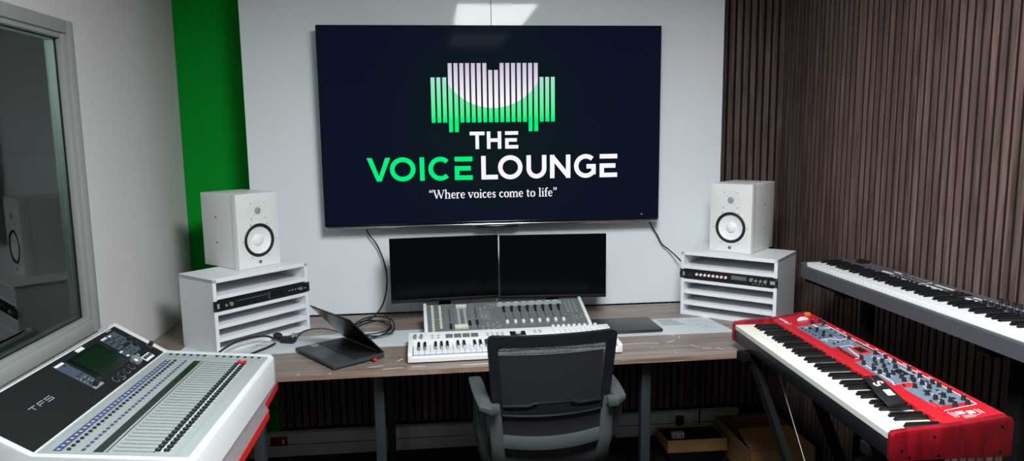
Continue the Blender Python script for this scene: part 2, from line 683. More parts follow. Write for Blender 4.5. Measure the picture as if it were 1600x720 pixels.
frame4(b, XL - 0.004, XL + 0.018, WY0 - 0.04, WY1 + 0.042, WZ0 - 0.034, WZ1 + 0.034, 0.046, 'frame_cream')
frame4(b, XL - 0.02, XL + 0.008, WY0 - 0.004, WY1 + 0.003, WZ0 - 0.003, WZ1 + 0.003, 0.032, 'frame_cream')
win = b.build('window_1')
struct(win)
b = MB()
frame4(b, XL - 0.026, XL - 0.012, WY0 + 0.02, WY1 - 0.024, WZ0 + 0.024, WZ1 - 0.024, 0.008, 'rubber_black', 0)
b.build('gasket', win)
b = MB()
frame4(b, xo, XL - 0.018, WY0, WY1, WZ0, WZ1, 0.034, 'frame_reveal', 0.002)
frame4(b, XL - 0.085, XL - 0.07, WY0 + 0.03, WY1 - 0.03, WZ0 + 0.03, WZ1 - 0.03, 0.016, 'frame_cream', 0.002)
frame4(b, XL - 0.062, XL - 0.058, WY0 + 0.03, WY1 - 0.03, WZ0 + 0.03, WZ1 - 0.03, 0.004, 'rubber_black', 0)
b.build('inner_frame', win)
b = MB(); b.box((XL - 0.024, WY0 + 0.022, WZ0 + 0.022), (XL - 0.018, WY1 - 0.022, WZ1 - 0.022), 'window_glass'); b.build('pane', win)
b = MB(); b.box((xo + 0.02, WY0 + 0.022, WZ0 + 0.022), (xo + 0.026, WY1 - 0.022, WZ1 - 0.022), 'window_glass'); b.build('pane', win)

# walnut slats
b = MB()
x = -1.070
while x < XR - 0.03:
    b.box((x, YB - 0.020, FLOOR + 0.15), (x + 0.0275, YB - 0.0185, CEIL), 'walnut_slat')
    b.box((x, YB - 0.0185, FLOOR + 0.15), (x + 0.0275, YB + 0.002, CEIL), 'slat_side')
    x += 0.0405
b.box((-1.076, YB - 0.006, FLOOR + 0.15), (XR, YB + 0.001, CEIL), 'black_felt')
struct(b.build('trim_1', smooth=False))
b = MB()
gaps = [0.182 - 0.0402 * i for i in range(18)]      # down to -0.5
y = YB - 0.03
edge = -0.511
ys = []
yy = edge
while yy < YB - 0.04:
    ys.append((yy + 0.0, yy + 0.027)); yy += 0.0402
ys = [(a + 0.012, a + 0.0402) for a, _ in ys if a + 0.0402 < YB - 0.02]
ys.append((-0.565, -0.511 + 0.0))                    # one double-width slat
yy = -0.577
while yy > -4.6:
    ys.append((yy - 0.0282, yy)); yy -= 0.0402
for a, c in ys:
    b.box((XR - 0.020, a, FLOOR), (XR - 0.0185, c, CEIL), 'walnut_slat')
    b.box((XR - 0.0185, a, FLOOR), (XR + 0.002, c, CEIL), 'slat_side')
b.box((XR - 0.006, -4.7, FLOOR), (XR, YB - 0.02, CEIL), 'black_felt')
struct(b.build('trim_2', smooth=False))

# pale cable trunking along the foot of the back wall
b = MB()
b.box((-1.40, YB - 0.062, FLOOR), (1.50, YB - 0.021, 0.088), 'trunking', bev=0.004)
b.box((-1.40, YB - 0.064, 0.022), (1.50, YB - 0.060, 0.025), 'steel_leg')
b.box((-1.40, YB - 0.066, 0.080), (1.50, YB - 0.060, 0.088), 'trunking')
struct(b.build('baseboard_back'))

# ceiling lights
def ceiling_light(x, y, label, glow='lamp_panel', sx=0.6, sy=1.2):
    t = thing('ceiling_light', label, 'ceiling light', (x, y, CEIL), 0, 'flat ceiling light panels')
    b = MB(); frame4_z(b, sx, sy); b.build('frame', t)
    b = MB(); b.add([(-sx / 2, -sy / 2, -0.006), (sx / 2, -sy / 2, -0.006), (sx / 2, sy / 2, -0.006), (-sx / 2, sy / 2, -0.006)], [(0, 3, 2, 1)], glow)
    b.build('diffuser', t)
    return t


def frame4_z(b, sx, sy):
    wd = 0.02
    for a, c in (((-sx / 2 - wd, -sy / 2 - wd), (-sx / 2, sy / 2 + wd)), ((sx / 2, -sy / 2 - wd), (sx / 2 + wd, sy / 2 + wd)),
                 ((-sx / 2, sy / 2), (sx / 2, sy / 2 + wd)), ((-sx / 2, -sy / 2 - wd), (sx / 2, -sy / 2))):
        b.box((a[0], a[1], -0.01), (c[0], c[1], -0.0005), 'console_white')


ceiling_light(0.29, -2.38, 'flat white ceiling light whose reflection shows on the white panel above the television')
ceiling_light(0.29, -4.60, 'dim flat ceiling panel at the rear, out of view, kept for soft fill', 'lamp_panel_fill')  # unseen rear panel, kept weak as fill light
ceiling_light(-2.25, -1.75, 'added fill panel, out of view, lighting the booth and window reveal', 'lamp_panel_booth_fill', 0.6, 0.6)  # unseen lamp added to brighten the reveal from the booth side


# ================================================================== WHITE WALL PANELS
px0, px1, pseam = -1.105, 1.286, 0.094
gp = 'white panels behind the television'
for nm, a, c, lab in (('left', px0, pseam - 0.0012, 'glossy white wall panel beside the green wall, under the left half of the television'),
                      ('right', pseam + 0.0012, px1, 'glossy white wall panel beside the wooden slats, under the right half of the television')):
    t = thing('wall_panel', lab, 'wall panel', (a, 0, 0), 0, gp)
    b = MB(); b.box((0, 0, DESK + 0.004), (c - a, 0.018, CEIL - 0.002), 'board_white', bev=0.0008, seg=1); b.build('board', t)
    b = MB()
    for k in (0.05, (c - a) / 2, c - a - 0.09):
        b.box((k, 0.018, DESK + 0.05), (k + 0.04, YB - 0.021, CEIL - 0.01), 'black_felt')
    b.build('batten', t)

# ================================================================== TELEVISION
tv = thing('television', 'huge wall-mounted television lit with a green and white sound-bar logo', 'television', (-0.740, -0.0806, 1.222), 0, None, 0.0073)
W, H = 1.670, 0.967
b = MB(); b.box((0.25, 0.015, 0.2), (W - 0.25, 0.070, 0.75), 'plastic_black', bev=0.01); b.box((0.004, 0.006, 0.02), (W - 0.004, 0.034, H - 0.004), 'plastic_black', bev=0.006)
b.build('housing', tv)
b = MB()
b.box((0, 0, 0.012), (0.006, 0.014, H), 'bezel_black', bev=0.002)
b.box((W - 0.006, 0, 0.012), (W, 0.014, H), 'bezel_black', bev=0.002)
b.box((0, 0, H - 0.006), (W, 0.014, H), 'bezel_black', bev=0.002)
b.box((0, 0, 0.008), (W, 0.014, 0.020), 'gloss_black', bev=0.002)
b.build('bezel', tv)
b = MB(); b.box((0.006, 0.003, 0.020), (W - 0.006, 0.006, H - 0.006), 'tv_screen'); b.build('screen', tv)
b = MB()
b.box((0.004, -0.004, -0.004), (W - 0.004, 0.016, 0.008), 'chrome', bev=0.003)
b.build('chrome_trim', tv, label='chrome strip under the screen')
b = MB(); b.box((0.74, -0.006, -0.012), (0.945, 0.012, -0.0035), 'gloss_black', bev=0.002); b.build('sensor_bar', tv)
b = MB(); b.lathe([(0.004, 0), (0.003, 0.001), (0, 0.0012)], 'print_grey', T(W - 0.088, 0.002, 0.036) @ Rx(R(90))); b.build('status_light', tv)

SC = T(0, 0.0028, 0) @ Rx(R(90))    # xy -> screen plane, z -> towards viewer
# logo bars
b = MB()
for i in range(22):
    x0 = 0.531 + 0.0279 * i
    top = 0.723 if i < 3 or i > 18 else (0.757 if i in (10, 11) else 0.790)
    bot = 0.461 if i in (3, 4, 17, 18) else 0.507
    n = 14
    vs, fs = [], []
    for k in range(n + 1):
        z = bot + (top - bot) * k / n
        vs += [(x0, z, 0.0006), (x0 + 0.0192, z, 0.0006)]
        if k:
            fs.append((2 * k - 2, 2 * k - 1, 2 * k + 1, 2 * k))
    b.add(vs, fs, 'tv_bars', SC)
b.build('logo_bars', tv, label='lit mint and lilac sound bars on the screen', smooth=False)


def letters(b, items, m, M, wd):
    for pts, closed in items:
        if closed == 2:
            b.add([(x, z, 0.0006) for x, z in pts], [(3, 2, 1, 0)], m, M)
        else:
            b.stroke(pts, wd, m, M, 0.0006, closed)


def glyph(ch, x0, x1, z0, z1, wd):
    h = wd / 2
    a, c, lo, hi = x0 + h, x1 - h, z0 + h, z1 - h
    mx, mz = (x0 + x1) / 2, (z0 + z1) / 2
    if ch == 'T': return [([(x0, hi), (x1, hi)], 0), ([(mx, z1), (mx, z0)], 0)]
    if ch == 'H': return [([(a, z0), (a, z1)], 0), ([(c, z0), (c, z1)], 0), ([(a, mz), (c, mz)], 0)]
    if ch == 'E': return [([(x0, hi), (x1, hi)], 0), ([(x1 - 0.10 * (x1 - x0), mz + 0.0), (a, mz), (a, lo), (x1, lo)], 0)]
    if ch == 'V': return [([(x0, z1), (x0 + wd * 1.12, z1), (mx + wd * .42, z0), (mx - wd * .5, z0)], 2), ([(x1 - wd * 1.12, z1), (x1, z1), (mx + wd * .5, z0), (mx - wd * .42, z0)], 2)]
    if ch == 'O': return [(arc(mx, mz, mx - a, mz - lo + 0.0015, 0, 350, 35), 1)]
    if ch == 'I': return [([(mx, z0), (mx, z1)], 0)]
    if ch == 'C': return [(arc(x0 + (z1 - z0) / 2 + 0.001, mz, (z1 - z0) / 2 - h + 0.0015, (z1 - z0) / 2 - h + 0.0015, 45, 315, 30), 0)]
    if ch == 'L': return [([(a, z1), (a, lo), (x1, lo)], 0)]
    if ch == 'U':
        r = mx - a
        return [([(a, z1), (a, lo + r)] + arc(mx, lo + r, r, r, 180, 360, 16) + [(c, z1)], 0)]
    if ch == 'N': return [([(a, z0), (a, z1)], 0), ([(c, z0), (c, z1)], 0), ([(a, z1 - h * .8), (c, z0 + h * .8)], 0)]
    if ch == 'G':
        r = (z1 - z0) / 2 - h + 0.0015
        cx = x0 + (z1 - z0) / 2 + 0.001
        return [(arc(cx, mz, r, r, 47, 318, 30) + [(x1 - h, mz - r * 0.66), (x1 - h, mz - 0.002), (cx + 0.004, mz - 0.002)], 0)]
    return []


b = MB()
for ch, x0, x1 in (('T', .714, .787), ('H', .798, .869), ('E', .888, .953)):
    letters(b, glyph(ch, x0, x1, .377, .462, .0175), 'tv_white', SC, .0175)
for ch, x0, x1 in (('L', .768, .850), ('O', .851, .973), ('U', .993, 1.093), ('N', 1.111, 1.214), ('G', 1.233, 1.343), ('E', 1.363, 1.453)):
    letters(b, glyph(ch, x0, x1, .227, .343, .0225), 'tv_white', SC, .0225)
b.build('white_lettering', tv, label='lit white words on the screen', smooth=False)
b = MB()
for ch, x0, x1 in (('V', .212, .326), ('O', .322, .446), ('I', .467, .489), ('C', .509, .617), ('E', .637, .725)):
    letters(b, glyph(ch, x0, x1, .227, .341, .0225), 'tv_green', SC, .0225)
b.build('green_lettering', tv, label='lit green word on the screen', smooth=False)

# serif tagline: (polyline, weight) strokes, unit = cap height 0.7
TK, TN = 0.105, 0.05
def s_(x0, x1, y): return ([(x0, y), (x1, y)], TN)
GL = {
    'W': (1.02, [([(.05, .68), (.28, .02)], TK), ([(.28, .02), (.50, .66)], TN), ([(.46, .68), (.70, .02)], TK), ([(.70, .02), (.93, .68)], TN), s_(-.04, .18, .69), s_(.36, .56, .69), s_(.82, 1.02, .69)]),
    'h': (.58, [([(.12, .74), (.12, 0)], TK), ([(.14, .36), (.22, .46), (.32, .47)], TN), ([(.30, .46), (.41, .42), (.43, .32), (.43, 0)], TK * .95), s_(.02, .24, .02), s_(.32, .54, .02), s_(.02, .12, .72)]),
    'e': (.46, [([(.07, .26), (.40, .26)], TN), ([(.39, .26), (.37, .40), (.25, .47), (.14, .42)], TN * 1.2), ([(.16, .43), (.08, .34), (.08, .18), (.15, .06)], TK), ([(.13, .06), (.25, .01), (.39, .09)], TN * 1.3)]),
    'r': (.40, [([(.12, .47), (.12, 0)], TK), ([(.13, .34), (.20, .45), (.35, .46)], TN * 1.6), s_(.02, .26, .02), s_(.02, .12, .45)]),
    'v': (.50, [([(.06, .46), (.24, .01)], TK), ([(.24, .01), (.43, .46)], TN), s_(-.02, .18, .46), s_(.32, .52, .46)]),
    'o': (.52, [([(.17, .43), (.09, .34), (.09, .14), (.17, .04)], TK), ([(.17, .05), (.26, .01), (.35, .05)], TN), ([(.35, .05), (.43, .14), (.43, .34), (.35, .43)], TK), ([(.35, .43), (.26, .47), (.17, .43)], TN)]),
    'i': (.28, [([(.14, .47), (.14, 0)], TK), s_(.04, .26, .02), s_(.04, .14, .45), ([(.08, .65), (.19, .65)], TK)]),
    'c': (.44, [([(.36, .38), (.27, .46), (.16, .43)], TN * 1.6), ([(.16, .43), (.08, .34), (.08, .16), (.16, .05)], TK), ([(.15, .05), (.26, .01), (.39, .10)], TN * 1.3)]),
    's': (.40, [([(.32, .37), (.27, .45), (.16, .45), (.09, .37)], TN * 1.3), ([(.09, .38), (.14, .27), (.26, .22), (.32, .13)], TK), ([(.33, .14), (.26, .02), (.14, .02), (.06, .12)], TN * 1.3)]),
    'm': (.86, [([(.12, .47), (.12, 0)], TK), ([(.14, .36), (.30, .47)], TN), ([(.28, .46), (.40, .41), (.42, .32), (.42, 0)], TK * .95), ([(.44, .36), (.60, .47)], TN), ([(.58, .46), (.70, .41), (.72, .32), (.72, 0)], TK * .95), s_(.02, .22, .02), s_(.32, .52, .02), s_(.62, .82, .02), s_(.02, .12, .45)]),
    't': (.36, [([(.15, .60), (.15, .10), (.20, .02)], TK), ([(.19, .02), (.32, .06)], TN), s_(.02, .32, .45)]),
    'l': (.28, [([(.14, .74), (.14, 0)], TK), s_(.04, .26, .02), s_(.04, .14, .72)]),
    'f': (.34, [([(.14, 0), (.14, .58), (.20, .70)], TK), ([(.19, .70), (.34, .70)], TN * 1.6), s_(.04, .28, .02), s_(.03, .30, .45)]),
    '"': (.44, [([(.06, .56), (.15, .56)], TK * 1.1), ([(.08, .56), (.08, .62), (.16, .73)], TN * 1.3), ([(.25, .56), (.34, .56)], TK * 1.1), ([(.27, .56), (.27, .62), (.35, .73)], TN * 1.3)]),
    "'": (.44, [([(.08, .70), (.17, .70)], TK * 1.1), ([(.15, .70), (.15, .62), (.07, .52)], TN * 1.3), ([(.27, .70), (.36, .70)], TK * 1.1), ([(.34, .70), (.34, .62), (.26, .52)], TN * 1.3)]),
    ' ': (.27, []),
}
msg = '"Where voices come to life' + "'"
total = sum(GL[ch][0] for ch in msg)
k = (1.148 - .507) / total
b = MB()
cx = .507
for ch in msg:
    adv, st = GL[ch]
    for pts, wd in st:
        b.stroke([(cx + p[0] * k, .1365 + p[1] * k * 1.12) for p in pts], wd * k * 1.1, 'tv_white', SC, 0.0006)
    cx += adv * k
b.build('tagline', tv, label='small lit serif sentence in quotation marks', smooth=False)

# ================================================================== DESK
dk = thing('studio_desk', 'long brown wood-effect studio desk with scuffed top and dark steel frame', 'desk', (0, 0, FLOOR))
dz = -FLOOR
b = MB()
b.prism([(-1.478, -0.93), (1.10, -0.893), (1.40, -0.875), (1.40, -0.015), (-1.478, -0.015)], 'z', DESK - 0.019 + dz, DESK + dz, 'desk_wood')
b.build('desktop', dk)
b = MB()
b.prism([(-1.478, -0.9315), (1.10, -0.8945), (1.10, -0.888), (-1.478, -0.925)], 'z', DESK - 0.0195 + dz, DESK - 0.0006 + dz, 'desk_edge')
b.build('front_edge', dk, label='worn light edge banding')
# scratches on the top, thin pale chips
b = MB()
rr = random.Random(5)
for (x, y, L, a) in ((0.62, -0.70, .12, 4), (0.70, -0.70, .09, -8), (0.80, -0.69, .05, 30), (0.88, -0.77, .05, -60), (0.92, -0.80, .04, -30), (0.97, -0.82, .03, -50), (0.86, -0.63, .03, 70), (0.55, -0.66, .05, 2),
                     (-0.45, -0.85, .06, 10), (-0.38, -0.88, .08, 5), (-0.28, -0.87, .06, -3), (-0.05, -0.875, .12, 2), (-0.62, -0.91, .02, 80), (-0.74, -0.90, .015, 60), (-0.36, -0.78, .04, 60), (0.84, -0.60, .02, 120)):
    pts = []
    for i in range(5):
        t = i / 4 - .5
        pts.append((x + t * L * math.cos(R(a)) + rr.uniform(-.002, .002), y + t * L * math.sin(R(a)) + rr.uniform(-.002, .002)))
    b.stroke(pts, 0.0026, 'print_white', T(0, 0, DESK + dz), 0.0003)
b.build('scratch_marks', dk, label='pale scratches')
for i, (x, y) in enumerate(((-0.445, -0.80), (-0.46, -0.03), (0.655, -0.80), (0.70, -0.03))):
    b = MB()
    b.box((x - 0.02, y - 0.02, 0), (x + 0.02, y + 0.02, DESK - 0.021 + dz), 'steel_leg', bev=0.003)
    b.box((x - 0.028, y - 0.028, 0), (x + 0.028, y + 0.028, 0.012), 'rubber_black', bev=0.003)
    b.build('leg', dk)
for x in (-0.45, 0.68):
    b = MB(); b.box((x - 0.02, -0.80, DESK - 0.065 + dz), (x + 0.02, -0.03, DESK - 0.022 + dz), 'steel_leg', bev=0.003); b.build('crossbar', dk)
b = MB(); b.box((-1.3, -0.10, DESK - 0.065 + dz), (1.3, -0.06, DESK - 0.022 + dz), 'steel_black', bev=0.003); b.build('rear_rail', dk)

# aluminium strip with cable outlets let into the desk top
st = thing('cable_cover_strip', 'pale grey metal cable cover strip lying across the desk top', 'cable cover', (0, 0, DESK + 0.0003))
b = MB()
b.prism([(-1.30, -0.660), (-0.42, -0.585), (1.135, -0.590), (1.10, -0.325), (-0.46, -0.345), (-1.30, -0.42)], 'z', 0, 0.0022, 'alu_strip')
b.build('cover_plate', st)
for (x, y, wx, wy) in ((0.90, -0.395, 0.11, 0.105), (-0.425, -0.405, 0.035, 0.05)):
    b = MB()
    n = 4 if wx > 0.1 else 1
    for i in range(n):
        yy = y - wy / 2 + (i + 0.5) * wy / n
        b.box((x - wx / 2, yy - wy / n * 0.22, 0.0022), (x + wx / 2 - 0.012 * i * (n > 1), yy + wy / n * 0.22, 0.0030), 'button_grey', bev=0.0006)
    b.build('outlet', st)
b = MB()
for i in range(26):
    x, y = rr.uniform(-1.28, -0.95), rr.uniform(-0.62, -0.45)
    b.stroke([(x, y), (x + rr.uniform(-.05, .05), y + rr.uniform(-.02, .02)), (x + rr.uniform(-.07, .07), y + rr.uniform(-.03, .03))], rr.uniform(.001, .004), rr.choice(['button_grey', 'print_white', 'steel_leg']), T(0, 0, 0.0022), 0.0003)
for i in range(14):
    x, y = rr.uniform(0.98, 1.08), rr.uniform(-0.50, -0.36)
    b.stroke([(x, y), (x + rr.uniform(-.03, .03), y + rr.uniform(-.02, .02))], rr.uniform(.001, .003), 'button_grey', T(0, 0, 0.0022), 0.0003)
b.build('scratch_marks', st, label='scribbled scuffs')

# ================================================================== DESK SHELVES WITH RACK UNITS
def rack_shelf(loc, rz, label, w_, d_, h_):
    t = thing('tabletop_shelf', label, 'shelf', loc, rz, 'white tabletop shelf units')
    th = 0.016
    for x in (0, w_ - th):
        b = MB(); b.box((x, 0, 0), (x + th, d_, h_), 'white_melamine', bev=0.001, seg=1); b.build('side_panel', t)
    b = MB(); b.box((0, 0, h_ - th), (w_, d_, h_ + 0.001), 'white_melamine', bev=0.001, seg=1); b.build('top_panel', t)
    b = MB(); b.box((th, d_ - 0.004, 0), (w_ - th, d_, h_ - th), 'white_melamine'); b.build('back_panel', t)
    for z in (0.0, 0.052, 0.108, 0.166, 0.233):
        b = MB(); b.box((th, 0.001, z), (w_ - th, d_ - 0.004, z + th), 'white_melamine', bev=0.001, seg=1); b.build('shelf_board', t)
    b = MB()
    for x in (-0.0006, w_ + 0.0002):
        for y in (0.04, d_ - 0.04):
            for z in (0.02, 0.12, 0.2, h_ - 0.03):
                b.cyl(0.002, 0, 0.0006, 'print_grey', T(x, y, z) @ Ry(R(90)), 8)
    b.build('screw_caps', t)
    return t


rackL = rack_shelf((-1.119, -0.622, DESK + 0.0027), 0.839, 'white open shelf unit on the desk beside the green wall', 0.476, 0.258, 0.320)
rackR = rack_shelf((0.998, -0.242, DESK + 0.0005), -0.739, 'white open shelf unit on the desk beside the slatted wood', 0.465, 0.30, 0.317)


def rack_unit(shelf_loc, rz, dz_, w_, label, kind, name):
    c, s = math.cos(rz), math.sin(rz)
    # front plane of the shelf
    ox, oy = shelf_loc[0], shelf_loc[1]
    t = thing(name, label, 'rack unit', (ox, oy, shelf_loc[2] + dz_), rz)
    b = MB()
    b.box((0.02, 0.0, 0.0035), (w_ - 0.02, 0.19, 0.042), 'plastic_black', bev=0.001)
    b.build('chassis', t)
    b = MB(); b.box((-0.004, -0.0045, 0.0008), (w_ + 0.004, -0.0005, 0.0442), 'plastic_black', bev=0.0008, seg=1)
    fp = b.build('faceplate', t)
    for x in (-0.001, w_ - 0.007):
        for z in (0.008, 0.036):
            b = MB(); b.lathe([(0.0035, 0), (0.003, 0.0015), (0, 0.0016)], 'chrome', T(x + 0.004, -0.0045, z) @ Rx(R(90)), 10); b.build('rack_screw', fp)
    F = T(0, -0.0045, 0) @ Rx(R(90))
    if kind == 'L':
        b = MB()
        b.box((0.012, 0.012, 0), (0.022, 0.032, 0.0006), 'print_grey', F)
        b.text('amp', 0.01, 'print_grey', F @ T(w_ - 0.022, 0.018, 0))
        for i in range(26):
            b.box((0.10 + i * 0.006, 0.028, 0), (0.103 + i * 0.006, 0.030, 0.0005), 'print_grey', F)
        b.build('front_printing', fp)
        b = MB(); b.box((0.275, 0.010, 0), (0.335, 0.034, 0.001), 'gloss_black', F); b.build('display', fp)
        for x in (0.255, 0.26 + 0.0):
            for z in (0.012, 0.020, 0.028, 0.035):
                pass
        for z in (0.010, 0.018, 0.026, 0.034):
            b = MB(); b.box((0.258, z, 0), (0.264, z + 0.003, 0.001), 'silver', F); b.build('indicator_lamp', fp)
        b = MB(); b.lathe([(0.009, 0), (0.009, 0.006), (0.007, 0.009), (0, 0.009)], 'silver', F @ T(0.075, 0.022, 0)); b.build('knob', fp)
        b = MB(); b.lathe([(0.006, 0), (0.006, 0.004), (0, 0.004)], 'silver', F @ T(0.052, 0.020, 0)); b.build('knob', fp)
        b = MB(); b.lathe([(0.0075, 0), (0.0075, 0.006), (0, 0.006)], 'silver', F @ T(w_ - 0.048, 0.022, 0)); b.build('knob', fp)
        for i in range(4):
            b = MB(); b.box((0.365 + i * 0.016, 0.020, 0), (0.371 + i * 0.016, 0.026, 0.0015), 'print_grey', F); b.build('button', fp)
    else:
        b = MB(); b.box((0.012, 0.012, 0), (0.022, 0.032, 0.0006), 'print_grey', F)
        b.box((0.035, 0.006, 0), (0.064, 0.030, 0.0005), 'button_dark', F)
        for i in range(14):
            b.box((0.255 + i * 0.0052, 0.018, 0), (0.257 + i * 0.0052, 0.037, 0.0005), 'print_grey', F)
        b.box((w_ - 0.03, 0.014, 0), (w_ - 0.008, 0.030, 0.0006), 'print_grey', F)
        b.build('front_printing', fp)
        src = None
        for i in range(8):
            x = 0.085 + i * 0.0205
            b = MB(); b.lathe([(0.0068, 0), (0.0062, 0.009), (0.005, 0.010), (0, 0.010)], 'print_white', F @ T(x, 0.024, 0), 16)
            b.lathe([(0.0078, 0), (0.0078, 0.002), (0, 0.002)], 'print_red', F @ T(x, 0.024, 0), 16); b.build('knob', fp, label='pale knob with a red skirt')
        for i in range(2):
            b = MB(); b.lathe([(0.006, 0), (0.006, 0.004), (0, 0.005)], 'knob_black', F @ T(0.043 + i * .016, 0.018, 0)); b.build('knob', fp)
        for i, r in enumerate((0.0095, 0.007, 0.007, 0.0085)):
            b = MB(); b.lathe([(r, 0), (r * .9, 0.010), (0, 0.010)], 'silver', F @ T(0.350 + i * 0.0215, 0.027 - 0.003 * (i > 0), 0)); b.build('knob', fp)
        for i in range(5):
            b = MB(); b.box((0.355 + i * 0.014, 0.006, 0), (0.360 + i * 0.014, 0.011, 0.0015), 'silver', F); b.build('button', fp)
    return t


rack_unit((-1.119, -0.622, DESK + 0.0027), 0.839, 0.185, 0.476, 'black rack unit with a small display in the left white shelf', 'L', 'rack_power_unit')
rack_unit((0.998, -0.242, DESK + 0.0005), -0.739, 0.187, 0.465, 'black rack preamp with a row of eight red and white knobs', 'R', 'rack_preamp')


# ================================================================== STUDIO SPEAKERS
def speaker(loc, rz, label):
    w_, d_, h_ = 0.21, 0.284, 0.332
    t = thing('studio_speaker', label, 'speaker', loc, rz, 'white studio monitor speakers')
    F = lambda x, z, y=0.0: T(x, y, z) @ Rx(R(90))
    cx, cz = w_ / 2 + 0.001, 0.121
    b = MB(); b.box((0, 0.032, 0), (w_, d_, h_), 'speaker_white', bev=0.005, seg=3)
    # front baffle with the round woofer opening cut through it
    angs = sorted(set([2 * PI * k / 48 for k in range(48)] + [math.atan2(z - cz, x - cx) % (2 * PI) for x in (0, w_) for z in (0, h_)]))
    vs, fs, n = [], [], len(angs)
    rows = ((0.0, 0.040), (0.0035, 0.0), (None, 0.0), (None, 0.034))
    for inset, y in ((0.0, 0.040), (0.0, 0.004), (0.0015, 0.001), (0.005, 0.0), (None, 0.0), (None, 0.036)):
        for a in angs:
            ca, sa = math.cos(a), math.sin(a)
            if inset is None:
                r = 0.0755
            else:
                r = min([((w_ - inset - cx) / ca) if ca > 1e-9 else 9, ((inset - cx) / ca) if ca < -1e-9 else 9,
                         ((h_ - inset - cz) / sa) if sa > 1e-9 else 9, ((inset - cz) / sa) if sa < -1e-9 else 9])
            vs.append((cx + r * ca, y, cz + r * sa))
    for q in range(5):
        for k in range(n):
            l = (k + 1) % n
            fs.append((q * n + k, q * n + l, (q + 1) * n + l, (q + 1) * n + k))
    b.add(vs, fs, 'speaker_white')
    b.cyl(0.076, -0.0345, -0.0335, 'rubber_black', F(cx, cz), 40)
    b.build('cabinet', t)
    b = MB(); b.lathe([(0.0590, -0.004), (0.0605, 0.0005), (0.064, 0.0035), (0.070, 0.004), (0.0735, 0.0015), (0.0755, -0.001)], 'rubber_black', F(cx, cz), 48, False); b.build('surround', t, label='black rubber ring')
    b = MB(); b.lathe([(0.0752, 0.0002), (0.0757, 0.0022), (0.080, 0.0026), (0.0895, 0.0014), (0.0905, 0.0002)], 'speaker_white', F(cx, cz), 48, False)
    for a in range(0, 360, 60):
        b.cyl(0.0022, 0.0008, 0.0034, 'rubber_black', F(cx + 0.0835 * math.cos(R(a)), cz + 0.0835 * math.sin(R(a))), 10)
    b.build('woofer_rim', t)
    b = MB(); b.lathe([(0.0610, 0.0002), (0.058, -0.002), (0.045, -0.007), (0.028, -0.0115), (0.0245, -0.0122)], 'cone_white', F(cx, cz), 40, False); wc = b.build('woofer_cone', t)
    b = MB(); b.lathe([(0.0262, -0.0122), (0.0255, -0.0085), (0.0235, -0.0055), (0.018, -0.0015), (0.009, 0.0012), (0.0, 0.002)], 'cone_white', F(cx, cz), 32); b.build('dust_cap', wc)
    tz = 0.254
    b = MB(); b.lathe([(0.052, 0.0), (0.0515, 0.0018), (0.046, 0.0022), (0.030, 0.0006), (0.016, 0.0004)], 'speaker_white', F(w_ / 2, tz), 48)
    for a in (45, 135, 225, 315):
        b.cyl(0.0021, 0.001, 0.0030, 'rubber_black', F(w_ / 2 + 0.049 * math.cos(R(a)), tz + 0.049 * math.sin(R(a))), 10)
        b.cyl(0.0012, 0.0004, 0.0022, 'rubber_black', F(w_ / 2 + 0.026 * math.cos(R(a)), tz + 0.026 * math.sin(R(a))), 8)
    tw = b.build('tweeter_waveguide', t)
    b = MB(); b.lathe([(0.016, 0.0008), (0.013, 0.003), (0.007, 0.0045), (0, 0.005)], 'print_grey', F(w_ / 2, tz), 24); b.build('tweeter_dome', tw)
    b = MB(); b.ring(0.0062, 0.0085, 0, 0.0015, 'print_grey', F(w_ / 2, 0.024), 20)
    for a in (90, 210, 330):
        b.stroke([(0, 0), (0.0065 * math.cos(R(a)), 0.0065 * math.sin(R(a)))], 0.0016, 'print_grey', F(w_ / 2, 0.024), 0.0014)
    b.cyl(0.0088, 0, 0.0006, 'rubber_black', F(w_ / 2, 0.024), 20)
    b.build('badge', t, label='round badge of three crossed forks')
    b = MB()
    for x in (-0.0008, w_ + 0.0002):
        for z in (0.11, 0.225):
            b.cyl(0.0042, 0, 0.0006, 'rubber_black', T(x, 0.165, z) @ Ry(R(90)), 12)
    b.build('mounting_holes', t)
    return t


speaker((-1.060, -0.430, DESK + 0.3245), R(46.6), 'white studio speaker on the shelf unit by the green wall')
speaker((1.135, -0.252, DESK + 0.3192), R(-46.0), 'white studio speaker on the shelf unit by the slatted wood')


